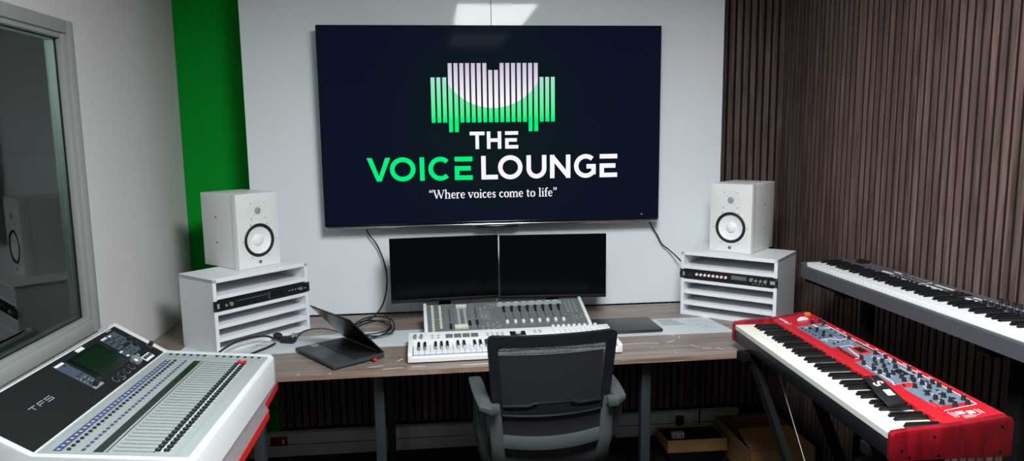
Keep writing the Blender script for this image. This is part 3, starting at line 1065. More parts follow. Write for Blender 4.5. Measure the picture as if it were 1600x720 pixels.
# ================================================================== COMPUTER MONITORS
def monitor(loc, rz, w_, label):
    h_ = 0.313
    t = thing('computer_monitor', label, 'monitor', loc, rz, 'black computer monitors under the television')
    z0 = 0.102
    b = MB(); b.box((0, 0.004, z0), (w_, 0.022, z0 + h_), 'plastic_black', bev=0.002); b.box((0.10, 0.02, z0 + 0.04), (w_ - 0.1, 0.045, z0 + 0.26), 'plastic_black', bev=0.008); b.build('housing', t)
    b = MB(); b.box((0.004, 0.002, z0 + 0.015), (w_ - 0.004, 0.0045, z0 + h_ - 0.004), 'screen_off'); b.build('screen', t)
    b = MB(); b.box((0.0, 0.0, z0), (w_, 0.006, z0 + 0.015), 'plastic_black', bev=0.001)
    for x in (0, w_ - 0.004):
        b.box((x, 0.001, z0 + 0.014), (x + 0.004, 0.006, z0 + h_), 'gloss_black')
    b.box((0, 0.001, z0 + h_ - 0.004), (w_, 0.006, z0 + h_), 'gloss_black')
    b.build('bezel', t)
    b = MB(); b.box((w_ / 2 - 0.03, 0.045, 0.008), (w_ / 2 + 0.03, 0.062, z0 + 0.16), 'gloss_black', bev=0.004)
    b.box((w_ / 2 - 0.012, 0.016, z0 - 0.03), (w_ / 2 + 0.012, 0.05, z0 + 0.02), 'gloss_black', bev=0.003)
    b.build('stand_neck', t)
    b = MB(); b.box((w_ / 2 - 0.10, -0.03, 0), (w_ / 2 + 0.10, 0.13, 0.008), 'gloss_black', bev=0.003); b.build('stand_base', t)
    return t


monitor((-0.424, -0.231, DESK + 0.0005), 0.089, 0.5225, 'black blank computer monitor with the coiled cable at its left end')
monitor((0.100, -0.210, DESK + 0.0005), -0.073, 0.520, 'black blank computer monitor nearer the closed grey laptop')


# ================================================================== PIANO KEYS
BLACKS = {1, 3, 6, 8, 10}


def piano_keys(t, x0, pitch, n_semi, start, y0, L, z, wm, bm_, blen, zfn=None, front=0.018, fm=None):
    """semitone keys from `start` (0 = C) at x0; y0 = front edge; z = key top"""
    wi = 0
    wsrc = None
    b = MB()
    b.box((0.0006, 0, -front), (pitch - 0.0006, L, 0), wm, bev=0.0009, seg=1)
    if fm:
        b.box((0.0008, -0.0004, -front + 0.001), (pitch - 0.0008, 0.0002, -0.0024), fm)
    wsrc = b.build('white_key', t)
    bsrc = None
    first = True
    for i in range(n_semi):
        s = (start + i) % 12
        if s in BLACKS:
            off = {1: -0.10, 3: 0.10, 6: -0.12, 8: 0.0, 10: 0.12}[s]
            xc = x0 + wi * pitch + off * pitch * 0.45
            loc = (xc, y0 + L - blen, z)
            if bsrc is None:
                b = MB()
                hw, tw = 0.0060, 0.0051
                hb = 0.0120
                vs = [(-hw, 0, 0), (hw, 0, 0), (hw, blen, 0), (-hw, blen, 0), (-tw, 0.008, hb), (tw, 0.008, hb), (tw, blen, hb), (-tw, blen, hb)]
                fs = [(0, 3, 2, 1), (4, 5, 6, 7), (0, 1, 5, 4), (1, 2, 6, 5), (2, 3, 7, 6), (3, 0, 4, 7)]
                bm = bmesh.new()
                bv = [bm.verts.new(v) for v in vs]
                for f in fs:
                    bm.faces.new([bv[q] for q in f])
                bmesh.ops.bevel(bm, geom=bm.edges[:], offset=0.0011, segments=2, affect='EDGES')
                b.bm(bm, bm_)
                bsrc = b.build('black_key', t, loc=loc)
            else:
                inst(bsrc, loc)
        else:
            loc = (x0 + wi * pitch, y0, z)
            if first:
                wsrc.location = loc
                first = False
            else:
                inst(wsrc, loc)
            wi += 1
    return wi


# ================================================================== RED STAGE KEYBOARD
red_loc = (0.975 + 1.123 * math.cos(1.534), -1.947 + 1.123 * math.sin(1.534), 0.809)
rk = thing('stage_keyboard', 'red stage keyboard with cream keys and a panel full of black knobs', 'keyboard', red_loc, R(-92.1))
RW, RD = 1.123, 0.333
KZ = 0.071     # key top above the base
def rtop(y):   # height of the sloped control panel
    return 0.089 + (y - 0.165) * (0.110 - 0.089) / (RD - 0.165)
b = MB()
b.box((0.022, 0.004, 0.0), (RW - 0.022, RD - 0.004, 0.050), 'plastic_black', bev=0.003)
b.build('base', rk, label='black underside and front rail')
b = MB()
b.prism([(0.166, 0.05), (0.166, rtop(0.166) - 0.006), (0.172, rtop(0.172)), (RD - 0.008, rtop(RD - 0.008)), (RD - 0.002, rtop(RD) - 0.006), (RD - 0.002, 0.05)], 'x', 0.022, RW - 0.022, 'red_plastic')
b.build('control_panel', rk)
for x0, x1 in ((0, 0.0215), (RW - 0.0215, RW)):
    b = MB()
    prof = [(0.0, 0.0), (0.0, 0.070), (0.006, 0.0795), (0.05, 0.085), (0.17, rtop(0.17) + 0.003), (RD - 0.02, rtop(RD) + 0.002), (RD - 0.006, rtop(RD) - 0.002), (RD, rtop(RD) - 0.012), (RD, 0.0)]
    b.prism(prof, 'x', x0, x1, 'red_lacquer', bev=0.0022)
    for (y, z) in ((0.028, 0.03), (0.115, 0.065), (0.30, 0.085), (0.13, 0.012), (0.30, 0.015), (0.05, 0.01)):
        xx = x1 + 0.0001 if x1 > 1 else x0 - 0.0011
        b.cyl(0.004, 0, 0.001, 'steel_black', T(xx, y, z) @ Ry(R(90)), 12)
    b.build('end_cheek', rk, label='glossy dark red end cheek')
piano_keys(rk, 0.0285, 0.0237, 76, 4, 0.004, 0.158, KZ, 'key_cream', 'key_black', 0.098, front=0.020, fm='key_cream_front')
SL = math.atan((0.110 - 0.089) / (RD - 0.165))
def RP(x, y, dz_=0.0):
    return T(x, y, rtop(y) + dz_) @ Rx(SL)
def rplate(b, x0, y0, x1, y1, m, h=0.0010, lift=0.0):
    M = RP(x0, y0, 0.0002 + lift)
    b.box((0, 0, 0), (x1 - x0, (y1 - y0) / math.cos(SL), h), m, M)
plates = (('slate section plate', 0.168, 0.196, 0.440, 0.298, 'panel_slate'), ('slate section plate', 0.440, 0.215, 0.640, 0.300, 'panel_slate'), ('slate section plate', 0.600, 0.192, 0.950, 0.302, 'panel_slate'), ('slate section plate', 0.800, 0.200, 1.012, 0.300, 'panel_slate'))
for _, x0, y0, x1, y1, m in plates[:1]:
    b = MB(); rplate(b, x0, y0, x1, y1, m); b.build('section_plate', rk, label='slate grey organ section')
b = MB(); rplate(b, 0.445, 0.222, 0.600, 0.300, 'panel_slate'); b.build('section_plate', rk, label='slate grey program section')
b = MB(); rplate(b, 0.602, 0.190, 0.812, 0.300, 'panel_slate'); b.build('section_plate', rk, label='slate grey piano section')
b = MB(); rplate(b, 0.814, 0.200, 1.000, 0.300, 'panel_slate'); b.build('section_plate', rk, label='slate grey effect section')
# white outlines and prints
b = MB()
def rline(b, pts, wd, m='print_white'):
    for (xa, ya), (xb, yb) in zip(pts[:-1], pts[1:]):
        d = math.hypot(xb - xa, (yb - ya))
        nx, ny = -(yb - ya) / d * wd / 2, (xb - xa) / d * wd / 2
        vs = []
        for dz_ in (0.0011, 0.0016):
            for (px, py) in ((xa + nx, ya + ny), (xb + nx, yb + ny), (xb - nx, yb - ny), (xa - nx, ya - ny)):
                vs.append((px, py, rtop(py) + dz_))
        b.add(vs, [(0, 3, 2, 1), (4, 5, 6, 7), (0, 1, 5, 4), (1, 2, 6, 5), (2, 3, 7, 6), (3, 0, 4, 7)], m)
rline(b, [(0.168, 0.300), (0.640, 0.303), (1.020, 0.303)], 0.003)
rline(b, [(0.168, 0.262), (0.220, 0.262), (0.240, 0.298)], 0.006)
rline(b, [(0.372, 0.300), (0.382, 0.262), (0.350, 0.235), (0.350, 0.205)], 0.009, 'print_blue_light')
rline(b, [(0.445, 0.222), (0.445, 0.262), (0.47, 0.262)], 0.003)
rline(b, [(0.47, 0.240), (0.575, 0.225), (0.575, 0.205)], 0.003)
rline(b, [(0.575, 0.262), (0.640, 0.300)], 0.003)
rline(b, [(0.600, 0.300), (0.606, 0.255), (0.632, 0.25)], 0.007, 'print_blue_light')
rline(b, [(0.640, 0.205), (0.80, 0.200), (0.82, 0.190), (0.82, 0.270)], 0.003)
rline(b, [(0.700, 0.285), (0.80, 0.285), (0.82, 0.27)], 0.003, 'print_blue_light')
rline(b, [(1.022, 0.303), (1.030, 0.205)], 0.003)
rline(b, [(0.845, 0.262), (0.875, 0.255), (0.905, 0.240)], 0.003, 'print_blue_light')
rr = random.Random(11)
for i in range(46):      # small captions on the sections
    x, y = rr.choice([(rr.uniform(.18, .42), rr.uniform(.202, .29)), (rr.uniform(.61, .80), rr.uniform(.198, .29)), (rr.uniform(.82, .99), rr.uniform(.205, .29))])
    rplate(b, x, y, x + rr.uniform(.006, .016), y + rr.uniform(.0016, .004), rr.choice(['print_white', 'print_blue_light', 'print_grey']), 0.0005, 0.0010)
for i in range(9):       # drawbar ladder
    rplate(b, 0.212 + i * 0.0145, 0.214, 0.219 + i * 0.0145, 0.276, 'panel_teal', 0.0009, 0.0006)
for x in (0.455, 0.51, 0.56, 0.615, 0.67, 0.74, 0.80, 0.30, 0.25):
    rplate(b, x, 0.312, x + 0.02, 0.3145, 'print_white', 0.0004, 0.0003)
for x0, y0, x1, y1 in ((0.820, 0.196, 0.852, 0.240), (0.965, 0.202, 1.020, 0.214)):
    rplate(b, x0, y0, x1, y1, 'print_red', 0.0006, 0.0010)
b.build('panel_printing', rk, label='white and pale blue panel lettering')
# brand on the far end and at the near end
b = MB()
b.text('nord stage 3', 0.020, 'print_white', RP(0.076, 0.186, 0.0006), sx=0.95)
b.build('name_lettering', rk, label='white name lettering')
b = MB()
rplate(b, 1.045, 0.222, 1.062, 0.243, 'print_white', 0.0005)
rplate(b, 1.050, 0.250, 1.068, 0.268, 'print_white', 0.0005)
for i, L in enumerate((0.03, 0.045, 0.03)):
    rplate(b, 1.072 + i * 0.006, 0.225, 1.0735 + i * 0.006, 0.225 + L, 'print_white', 0.0005)
for i, y in enumerate((0.206, 0.214, 0.276, 0.284)):
    rplate(b, 1.040 + 0.003 * i, y, 1.075, y + 0.0022, 'print_white', 0.0005)
b.build('badge', rk, label='white square badge at the near end')
b = MB(); rplate(b, 0.470, 0.243, 0.545, 0.284, 'print_red', 0.0014, 0.001); ss = b.build('screen_surround', rk, label='red screen surround')
b = MB(); rplate(b, 0.482, 0.250, 0.533, 0.276, 'gloss_black', 0.0016, 0.0014); b.build('screen', ss)
b = MB(); rplate(b, 0.715, 0.250, 0.765, 0.275, 'gloss_black', 0.0016, 0.001); b.build('screen', rk)
# knobs
ks = None
knob_spots = [(0.151, 0.268), (0.150, 0.300), (0.186, 0.298), (0.385, 0.290), (0.562, 0.285), (0.583, 0.224),
              (0.612, 0.290), (0.640, 0.262), (0.655, 0.294), (0.618, 0.250), (0.648, 0.235), (0.630, 0.205), (0.672, 0.215), (0.680, 0.245), (0.700, 0.270), (0.690, 0.205), (0.716, 0.228), (0.722, 0.205), (0.745, 0.235), (0.757, 0.212), (0.780, 0.240), (0.735, 0.293), (0.797, 0.288), (0.800, 0.262), (0.806, 0.232),
              (0.818, 0.255), (0.853, 0.290), (0.880, 0.292), (0.880, 0.262), (0.848, 0.262), (0.862, 0.230), (0.919, 0.230), (0.926, 0.292), (0.950, 0.258), (0.956, 0.230), (0.985, 0.255), (0.985, 0.292), (0.990, 0.226), (1.016, 0.282), (1.012, 0.248)]
for (x, y) in knob_spots:
    if ks is None:
        b = MB(); b.lathe([(0.0078, 0), (0.0078, 0.002), (0.0062, 0.003), (0.0056, 0.013), (0.0048, 0.0145), (0, 0.0146)], 'knob_black', None, 16)
        b.box((-0.0006, 0.001, 0.0142), (0.0006, 0.0056, 0.0150), 'print_white')
        ks = b.build('knob', rk, loc=(x, y, rtop(y) + 0.001), rot=(SL, 0, 0))
    else:
        inst(ks, (x, y, rtop(y) + 0.001))
bs = None
spots = []
for i in range(9):
    spots.append((0.455 + i * 0.014, 0.207 if i > 1 else 0.212))
for i in range(10):
    spots.append((0.430 + i * 0.0155, 0.294))
for (x, y) in ((0.20, 0.205), (0.225, 0.205), (0.25, 0.206), (0.28, 0.206), (0.30, 0.206), (0.33, 0.206), (0.20, 0.285), (0.26, 0.288), (0.30, 0.284), (0.34, 0.284), (0.36, 0.286), (0.40, 0.24), (0.40, 0.26), (0.41, 0.22),
               (0.66, 0.272), (0.76, 0.292), (0.775, 0.275), (0.83, 0.215), (0.842, 0.21), (0.90, 0.25), (0.905, 0.27), (0.93, 0.262), (0.895, 0.238), (0.97, 0.275), (0.965, 0.21), (0.835, 0.285)):
    spots.append((x, y))
for (x, y) in spots:
    if bs is None:
        b = MB(); b.box((-0.005, -0.003, 0), (0.005, 0.003, 0.0035), 'button_dark', bev=0.0008, seg=1)
        bs = b.build('button', rk, loc=(x, y, rtop(y) + 0.001), rot=(SL, 0, 0))
    else:
        inst(bs, (x, y, rtop(y) + 0.001))
ds = None
for i in range(9):
    x, y = 0.2155 + i * 0.0145, 0.228 + 0.030 * ((i * 5) % 7) / 7
    if ds is None:
        b = MB(); b.box((-0.0045, -0.004, 0), (0.0045, 0.004, 0.008), 'knob_black', bev=0.001)
        ds = b.build('drawbar', rk, loc=(x, y, rtop(y) + 0.001), rot=(SL, 0, 0))
    else:
        inst(ds, (x, y, rtop(y) + 0.001))
# pitch stick and mod wheel
b = MB(); b.box((-0.010, -0.006, 0), (0.010, 0.016, 0.016), 'orange_wood', bev=0.003); b.build('pitch_stick', rk, label='orange wooden pitch stick', loc=(0.056, 0.290, rtop(0.290)), rot=(SL, 0, 0))
b = MB(); b.prism([(0.022 * math.cos(R(a)), 0.012 * math.sin(R(a))) for a in range(0, 181, 12)], 'x', -0.005, 0.005, 'print_white'); b.build('modulation_wheel', rk, label='pale half-round modulation wheel', loc=(0.092, 0.258, rtop(0.258)), rot=(SL, 0, 0))

# strap-like black strip across keys and panel edge
sp = thing('folded_strap', 'black folded strap with white lettering lying over the keys of the red keyboard', 'strap', (red_loc[0], red_loc[1], red_loc[2]), R(-92.1))
def strapM():
    ang = math.atan2(0.112 - 0.160, 0.985 - 0.765)
    return T(0.760, 0.150, 0.0965) @ Rz(ang) @ Rx(R(8))
b = MB()
b.box((0, -0.022, -0.002), (0.215, 0.024, 0.008), 'rubber_black', strapM(), bev=0.004)
b.box((0.10, -0.026, -0.004), (0.226, 0.018, 0.006), 'rubber_black', strapM(), bev=0.004)
b.build('band', sp)
b = MB()
b.stroke([(0.075, 0.012), (0.062, 0.014), (0.058, 0.006), (0.070, 0.001), (0.088, 0.000), (0.092, -0.008), (0.080, -0.012), (0.066, -0.010)], 0.006, 'print_white', strapM() @ T(0, 0, 0.008), 0.0006)
for i in range(3):
    b.box((0.128 + i * 0.016, -0.006, 0.0078), (0.141 + i * 0.016, 0.014, 0.0086), 'print_white', strapM())
b.box((0.012, -0.004, 0.008), (0.05, -0.002, 0.0085), 'print_red', strapM())
b.build('lettering', sp, label='white symbols on the strap')


# ================================================================== STAND UNDER RED KEYBOARD
sr = thing('keyboard_stand', 'black folding stand carrying the red keyboard', 'keyboard stand', (1.14, -1.40, FLOOR))
zt = red_loc[2] - FLOOR - 0.002
for k, s in enumerate((-1, 1)):
    b = MB()
    # each side of the X: a flat steel tube from floor to under the keyboard
    for dx in (-0.10, 0.10):
        b.sweep([(dx, -0.42 * s, 0.03), (dx, 0.42 * s, zt - 0.03)], [(-0.012, -0.02), (0.012, -0.02), (0.012, 0.02), (-0.012, 0.02)], 'steel_black')
    b.box((-0.16, 0.42 * s - 0.02, zt - 0.035), (0.16, 0.42 * s + 0.02, zt), 'steel_black', bev=0.003)
    b.box((-0.20, -0.42 * s - 0.02, 0.0), (0.20, -0.42 * s + 0.02, 0.035), 'rubber_black', bev=0.003)
    b.build('leg_frame', sr)
b = MB(); b.cyl(0.035, -0.13, 0.13, 'steel_black', T(0, 0, zt / 2) @ Ry(R(90))); b.build('pivot_disc', sr)
b = MB(); b.tube([(-0.09, 0.24, zt - 0.002), (-0.09, 0.156, 0.749), (-0.09, 0.014, 0.584), (-0.09, -0.40, 0.10)], 0.0016, 'print_grey', 6); b.build('edge_highlight', sr, label='pale line standing for the highlight on the stand leg')  # pale tube drawn in place of a highlight on the leg edge

# ================================================================== GREY STAGE KEYBOARD
gx, gy = 1.421, -0.611
gk = thing('digital_piano', 'long dark grey digital piano with white keys along the slatted wall', 'keyboard', (gx, gy, 1.016), R(-89.4))
GW, GD = 1.36, 0.272
b = MB()
b.prism([(0.0, 0.004), (0.0, 0.052), (0.004, 0.057), (0.0115, 0.0575), (0.0115, 0.04), (0.160, 0.04), (0.160, 0.078), (0.20, 0.080), (GD - 0.012, 0.074), (GD, 0.066), (GD, 0.004), (GD - 0.01, 0), (0.01, 0)], 'x', 0.028, GW - 0.028, 'grey_body')
b.build('body', gk)
for x0, x1 in ((0, 0.0285), (GW - 0.0285, GW)):
    b = MB(); b.prism([(0.0, 0.004), (0.0, 0.066), (0.006, 0.0725), (0.03, 0.0735), (0.16, 0.079), (0.20, 0.081), (GD - 0.012, 0.075), (GD, 0.066), (GD, 0.0), (0.01, 0)], 'x', x0, x1, 'grey_body', bev=0.0015); b.build('end_block', gk)
b = MB(); b.box((0.0285, 0.1615, 0.0775), (GW - 0.0285, 0.258, 0.0798), 'grey_top', bev=0.0008, seg=1); b.build('control_panel', gk)
piano_keys(gk, 0.0305, 0.0237, 88, 9, 0.0125, 0.147, 0.0745, 'key_white', 'key_black', 0.096, front=0.028)
def gtop(y):
    return 0.0795
b = MB()
def gbox(b, x0, y0, x1, y1, m, h=0.0012):
    b.box((x0, y0, 0.078), (x1, y1, 0.0802 + h), m)
def goutline(b, x0, y0, x1, y1, nx, ny, wd=0.003):
    for i in range(nx + 1):
        x = x0 + (x1 - x0) * i / nx
        gbox(b, x - wd / 2, y0, x + wd / 2, y1, 'print_white')
    for j in range(ny + 1):
        y = y0 + (y1 - y0) * j / ny
        gbox(b, x0 - wd / 2, y - wd / 2, x1 + wd / 2, y + wd / 2, 'print_white')
goutline(b, 0.400, 0.170, 0.545, 0.225, 4, 2)
goutline(b, 0.572, 0.172, 0.655, 0.184, 5, 1, 0.0026)
goutline(b, 0.300, 0.188, 0.360, 0.198, 3, 1, 0.0026)
goutline(b, 0.325, 0.226, 0.365, 0.230, 2, 1, 0.0026)
goutline(b, 0.575, 0.216, 0.668, 0.220, 4, 1, 0.0026)
goutline(b, 0.785, 0.166, 0.832, 0.176, 3, 1, 0.0026)
goutline(b, 0.785, 0.200, 0.826, 0.204, 3, 1, 0.0026)
b.build('panel_printing', gk, label='white pad and button outlines')
ps = None
for i in range(4):
    for j in range(2):
        x, y = 0.400 + (i + .5) * 0.03625, 0.170 + (j + .5) * 0.0275
        if ps is None:
            b = MB(); b.box((-0.015, -0.0105, 0), (0.015, 0.0105, 0.003), 'button_dark', bev=0.001); ps = b.build('drum_pad', gk, loc=(x, y, 0.0795))
        else:
            inst(ps, (x, y, 0.0795))
b = MB(); b.box((0.685, 0.166, 0.079), (0.755, 0.222, 0.0825), 'gloss_black', bev=0.001); b.build('screen', gk)
fs_ = None
for i in range(9):
    x = 0.862 + i * 0.0265
    if fs_ is None:
        b = MB(); b.box((-0.006, -0.005, 0), (0.006, 0.005, 0.013), 'knob_black', bev=0.0012); b.box((-0.0055, -0.0008, 0.0125), (0.0055, 0.0008, 0.0136), 'print_white')
        b.box((-0.0012, -0.006, -0.0004), (0.0012, 0.034, 0.0006), 'rubber_black'); fs_ = b.build('fader', gk, loc=(x, 0.176, 0.0800))
    else:
        inst(fs_, (x, 0.176, 0.0800))
kn = None
for i in range(8):
    x = 0.866 + i * 0.0265
    if kn is None:
        b = MB(); b.lathe([(0.007, 0), (0.0065, 0.003), (0.0055, 0.017), (0, 0.0175)], 'knob_black', None, 16); kn = b.build('knob', gk, loc=(x, 0.232, 0.0790))
    else:
        inst(kn, (x, 0.232, 0.0790))
for k_, y in enumerate((0.215, 0.245)):
    b = MB(); b.prism([(0.024 * math.cos(R(a)), 0.016 * math.sin(R(a))) for a in range(0, 181, 12)], 'x', -0.006, 0.006, 'rubber_black')
    b.box((-0.0065, 0.020, -0.001), (0.0065, 0.024, 0.003), 'print_grey'); b.build('wheel', gk, loc=(0.100 + 0.028 * k_, 0.225, 0.079))

# stand of the grey piano: two black posts with arms against the wall
sg = thing('piano_stand', 'black steel stand with side arms holding up the grey piano', 'keyboard stand', (gx, gy, FLOOR), R(-89.4))
zt = 1.015 - FLOOR
for x in (0.265, 1.05):
    b = MB()
    b.box((x - 0.028, 0.14, 0), (x + 0.028, 0.175, zt - 0.03), 'steel_black', bev=0.003)
    b.build('post', sg)
    b = MB(); b.box((x - 0.028, 0.02, zt - 0.030), (x + 0.028, 0.25, zt), 'steel_black', bev=0.003); b.build('support_arm', sg)
    b = MB(); b.box((x - 0.028, -0.12, 0), (x + 0.028, 0.25, 0.03), 'steel_black', bev=0.003); b.build('foot', sg)
b = MB(); b.box((0.004, 0.02, zt - 0.014), (0.24, 0.04, zt - 0.001), 'steel_black'); b.box((0.004, 0.2, zt - 0.014), (1.2, 0.225, zt - 0.001), 'steel_black'); b.build('rail', sg)
b = MB(); b.box((0.26, 0.15, 0.35), (1.05, 0.17, 0.39), 'steel_black', bev=0.002); b.build('cross_brace', sg)

# ================================================================== SMALL CONTROLLER KEYBOARD ON THE DESK
kl = thing('midi_keyboard', 'white controller keyboard with mini screen on the desk front edge', 'keyboard', (-0.325, -0.842, DESK + 0.0032), R(1.0))
KW, KD = 0.876, 0.262
b = MB()
b.prism([(0.0, 0.004), (0.0, 0.020), (0.006, 0.026), (0.012, 0.026), (0.012, 0.012), (0.140, 0.012), (0.140, 0.040), (0.146, 0.044), (KD - 0.01, 0.054), (KD, 0.048), (KD, 0.004), (KD - 0.006, 0), (0.006, 0)], 'x', 0.018, KW - 0.018, 'console_white')
b.build('body', kl)
for x0, x1 in ((0, 0.0185), (KW - 0.0185, KW)):
    b = MB(); b.prism([(0.0, 0.004), (0.0, 0.032), (0.006, 0.038), (0.140, 0.046), (KD - 0.012, 0.056), (KD, 0.048), (KD, 0.0), (0.004, 0)], 'x', x0, x1, 'console_white', bev=0.002); b.build('end_cheek', kl)
piano_keys(kl, 0.0215, 0.0231, 61, 0, 0.013, 0.127, 0.034, 'key_white', 'key_black', 0.082, front=0.014, fm='key_violet')
KS = math.atan(0.010 / 0.106)
def ktop(y): return 0.0442 + (y - 0.146) * 0.0943
def KP(x, y): return T(x, y, ktop(y)) @ Rx(KS)
for i, x in enumerate((0.022, 0.048)):
    b = MB(); b.prism([(0.018 * math.cos(R(a)), 0.014 * math.sin(R(a))) for a in range(0, 181, 12)], 'x', -0.006, 0.006, 'gunmetal'); b.build('wheel', kl, loc=(x + 0.006, 0.195, ktop(0.195) - 0.001))
ps = None
for i in range(4):
    for j in range(2):
        x, y = 0.172 + i * 0.036, 0.182 + j * 0.020
        if ps is None:
            b = MB(); b.box((-0.015, -0.0085, 0), (0.015, 0.0085, 0.004), 'gunmetal', bev=0.001); ps = b.build('drum_pad', kl, loc=(x, y, ktop(y)), rot=(KS, 0, 0))
        else:
            inst(ps, (x, y, ktop(y)))
bs = None
for (x, y) in [(0.10, .18), (.125, .18), (.10, .205), (.125, .205)] + [(0.335 + .0215 * i, .180 + .022 * j) for i in range(4) for j in range(2)] + [(.542 + .022 * i, .19 + .02 * j) for i in range(2) for j in range(2)]:
    if bs is None:
        b = MB(); b.box((-0.006, -0.003, 0), (0.006, 0.003, 0.003), 'button_grey', bev=0.0008, seg=1); bs = b.build('button', kl, loc=(x, y, ktop(y)), rot=(KS, 0, 0))
    else:
        inst(bs, (x, y, ktop(y)))
b = MB(); b.box((0.432, 0.168, 0), (0.500, 0.214, 0.0015), 'gloss_black', T(0, 0, ktop(0.168)) @ T(0, 0.168, 0) @ Rx(KS) @ T(0, -0.168, 0)); b.build('screen', kl)
b = MB(); b.lathe([(0.013, 0), (0.012, 0.010), (0, 0.011)], 'console_white', KP(0.468, 0.196), 24); b.build('jog_dial', kl)
f9 = None
for i in range(9):
    x = 0.628 + i * 0.0235
    if f9 is None:
        b = MB(); b.box((-0.006, -0.005, 0), (0.006, 0.005, 0.011), 'console_white', bev=0.0015); b.box((-0.001, -0.03, -0.0003), (0.001, 0.006, 0.0007), 'button_grey'); f9 = b.build('fader', kl, loc=(x, 0.205, ktop(0.205)), rot=(KS, 0, 0))
    else:
        inst(f9, (x, 0.205, ktop(0.205)))
n9 = None
for i in range(9):
    x = 0.628 + i * 0.0235
    if n9 is None:
        b = MB(); b.lathe([(0.0075, 0), (0.007, 0.012), (0.006, 0.013), (0, 0.013)], 'console_white', None, 16); n9 = b.build('knob', kl, loc=(x, 0.236, ktop(0.236)), rot=(KS, 0, 0))
    else:
        inst(n9, (x, 0.236, ktop(0.236)))

# ================================================================== DESKTOP CONTROL CONSOLE
dc = thing('control_surface', 'dark grey mixing controller with white ends tilted up behind the white keyboard', 'mixer', (-0.262, -0.545, DESK + 0.003), R(2.2))
CW, CD, CF, CB = 0.757, 0.238, 0.030, 0.106
def cz(y): return CF + (CB - CF) * y / CD
CS = math.atan((CB - CF) / CD)
b = MB(); b.prism([(0, 0), (0, CF), (CD, CB), (CD, 0)], 'x', 0.014, CW - 0.014, 'gunmetal'); b.build('body', dc)
for x0, x1 in ((0, 0.0145), (CW - 0.0145, CW)):
    b = MB(); b.prism([(-0.004, 0), (-0.004, CF + 0.004), (CD + 0.003, CB + 0.007), (CD + 0.003, 0)], 'x', x0, x1, 'console_white', bev=0.001); b.build('end_cheek', dc, label='white end cheek')
def CPm(x, y, l=0.0): return T(x, y, cz(y) + l) @ Rx(CS)
def cbox(b, x0, v0, x1, v1, m, h=0.001, z=0.0):
    b.box((x0, v0, z), (x1, v1, h), m, T(0, 0, CF) @ Rx(CS))
CL = math.hypot(CD, CB - CF)   # slope length
b = MB()
cbox(b, 0.345, 0.205, 0.655, 0.236, 'print_grey', 0.0008)
for i in range(8):
    cbox(b, 0.352 + i * 0.038, 0.2385, 0.374 + i * 0.038, 0.2415, 'print_white', 0.001)
for x in (0.040, 0.075):
    for v in (0.06, 0.12, 0.18):
        cbox(b, x - 0.018, v, x + 0.018, v + 0.0012, 'print_grey', 0.0007)
for x in (0.10, 0.145, 0.215, 0.225, 0.30, 0.685):
    cbox(b, x, 0.01, x + 0.001, 0.235, 'print_grey', 0.0006)
for i in range(5):
    cbox(b, 0.265 + i * 0.007, 0.10, 0.2665 + i * 0.007, 0.18, 'print_grey', 0.0006)
cbox(b, 0.46, 0.012, 0.525, 0.016, 'print_blue', 0.0007)
rr = random.Random(3)
for i in range(40):
    x, v = rr.choice([(rr.uniform(.24, .34), rr.uniform(.02, .23)), (rr.uniform(.12, .22), rr.uniform(.02, .23)), (rr.uniform(.36, .66), rr.uniform(.10, .17))])
    cbox(b, x, v, x + rr.uniform(.003, .007), v + .0015, 'print_grey', 0.0007)
b.build('panel_printing', dc, label='fine pale panel lettering')
def place(parent, src, builder, name, pts, label=None):
    for (x, v) in pts:
        loc = (x, v * math.cos(CS), CF + v * math.sin(CS))
        if src is None:
            src = builder().build(name, parent, label, loc, (CS, 0, 0))
        else:
            inst(src, loc)
    return src
def white_btn():
    b = MB(); b.box((-0.006, -0.0042, 0), (0.006, 0.0042, 0.005), 'cream_plastic', bev=0.001, seg=1); return b
def grey_btn():
    b = MB(); b.box((-0.005, -0.0035, 0), (0.005, 0.0035, 0.0035), 'button_grey', bev=0.0008, seg=1); return b
place(dc, None, white_btn, 'button', [(0.040, 0.018 + 0.0165 * i) for i in range(14)] + [(0.075, 0.045 + 0.0165 * i) for i in range(12)], 'cream button')
place(dc, None, grey_btn, 'button', [(0.262, .02), (.262, .04), (.285, .02), (.285, .045), (.310, .02), (.31, .04), (.31, .055), (.285, .065), (.262, .20), (.262, .185), (.285, .21), (.285, .195), (.33, .21), (.315, .195), (.33, .225), (.315, .225), (.262, .12), (.262, .14), (.285, .11), (.285, .13), (.33, .07), (.338, .03), (.325, .03), (.338, .045)])
place(dc, None, grey_btn, 'button', [(.672 + .02 * i, .225 - .018 * j + 0.0) for i in range(3) for j in range(6)] + [(.70, .09), (.72, .08), (.70, .07), (.73, .10)])
def ch_fader():
    b = MB()
    b.box((-0.005, 0, -0.0002), (0.005, 0.055, 0.0012), 'gloss_black', bev=0.0005, seg=1)
    b.box((-0.0013, -0.085, -0.0002), (0.0013, 0.0, 0.0010), 'rubber_black')
    return b
def ch_cap():
    b = MB(); b.box((-0.0065, -0.010, 0), (0.0065, 0.010, 0.012), 'print_white', bev=0.0015)
    b.box((-0.0066, -0.001, 0.0118), (0.0066, 0.001, 0.0124), 'button_grey'); return b
def ch_knob():
    b = MB(); b.lathe([(0.0075, 0), (0.0068, 0.016), (0.006, 0.0175), (0, 0.0175)], 'knob_black', None, 16); return b
fx = [0.372 + 0.0372 * i for i in range(8)]
place(dc, None, ch_fader, 'fader_slot', [(x, 0.150) for x in fx])
place(dc, None, ch_cap, 'fader_cap', [(x + 0.002, 0.062) for x in fx])
place(dc, None, ch_knob, 'knob', [(x, 0.178) for x in fx])
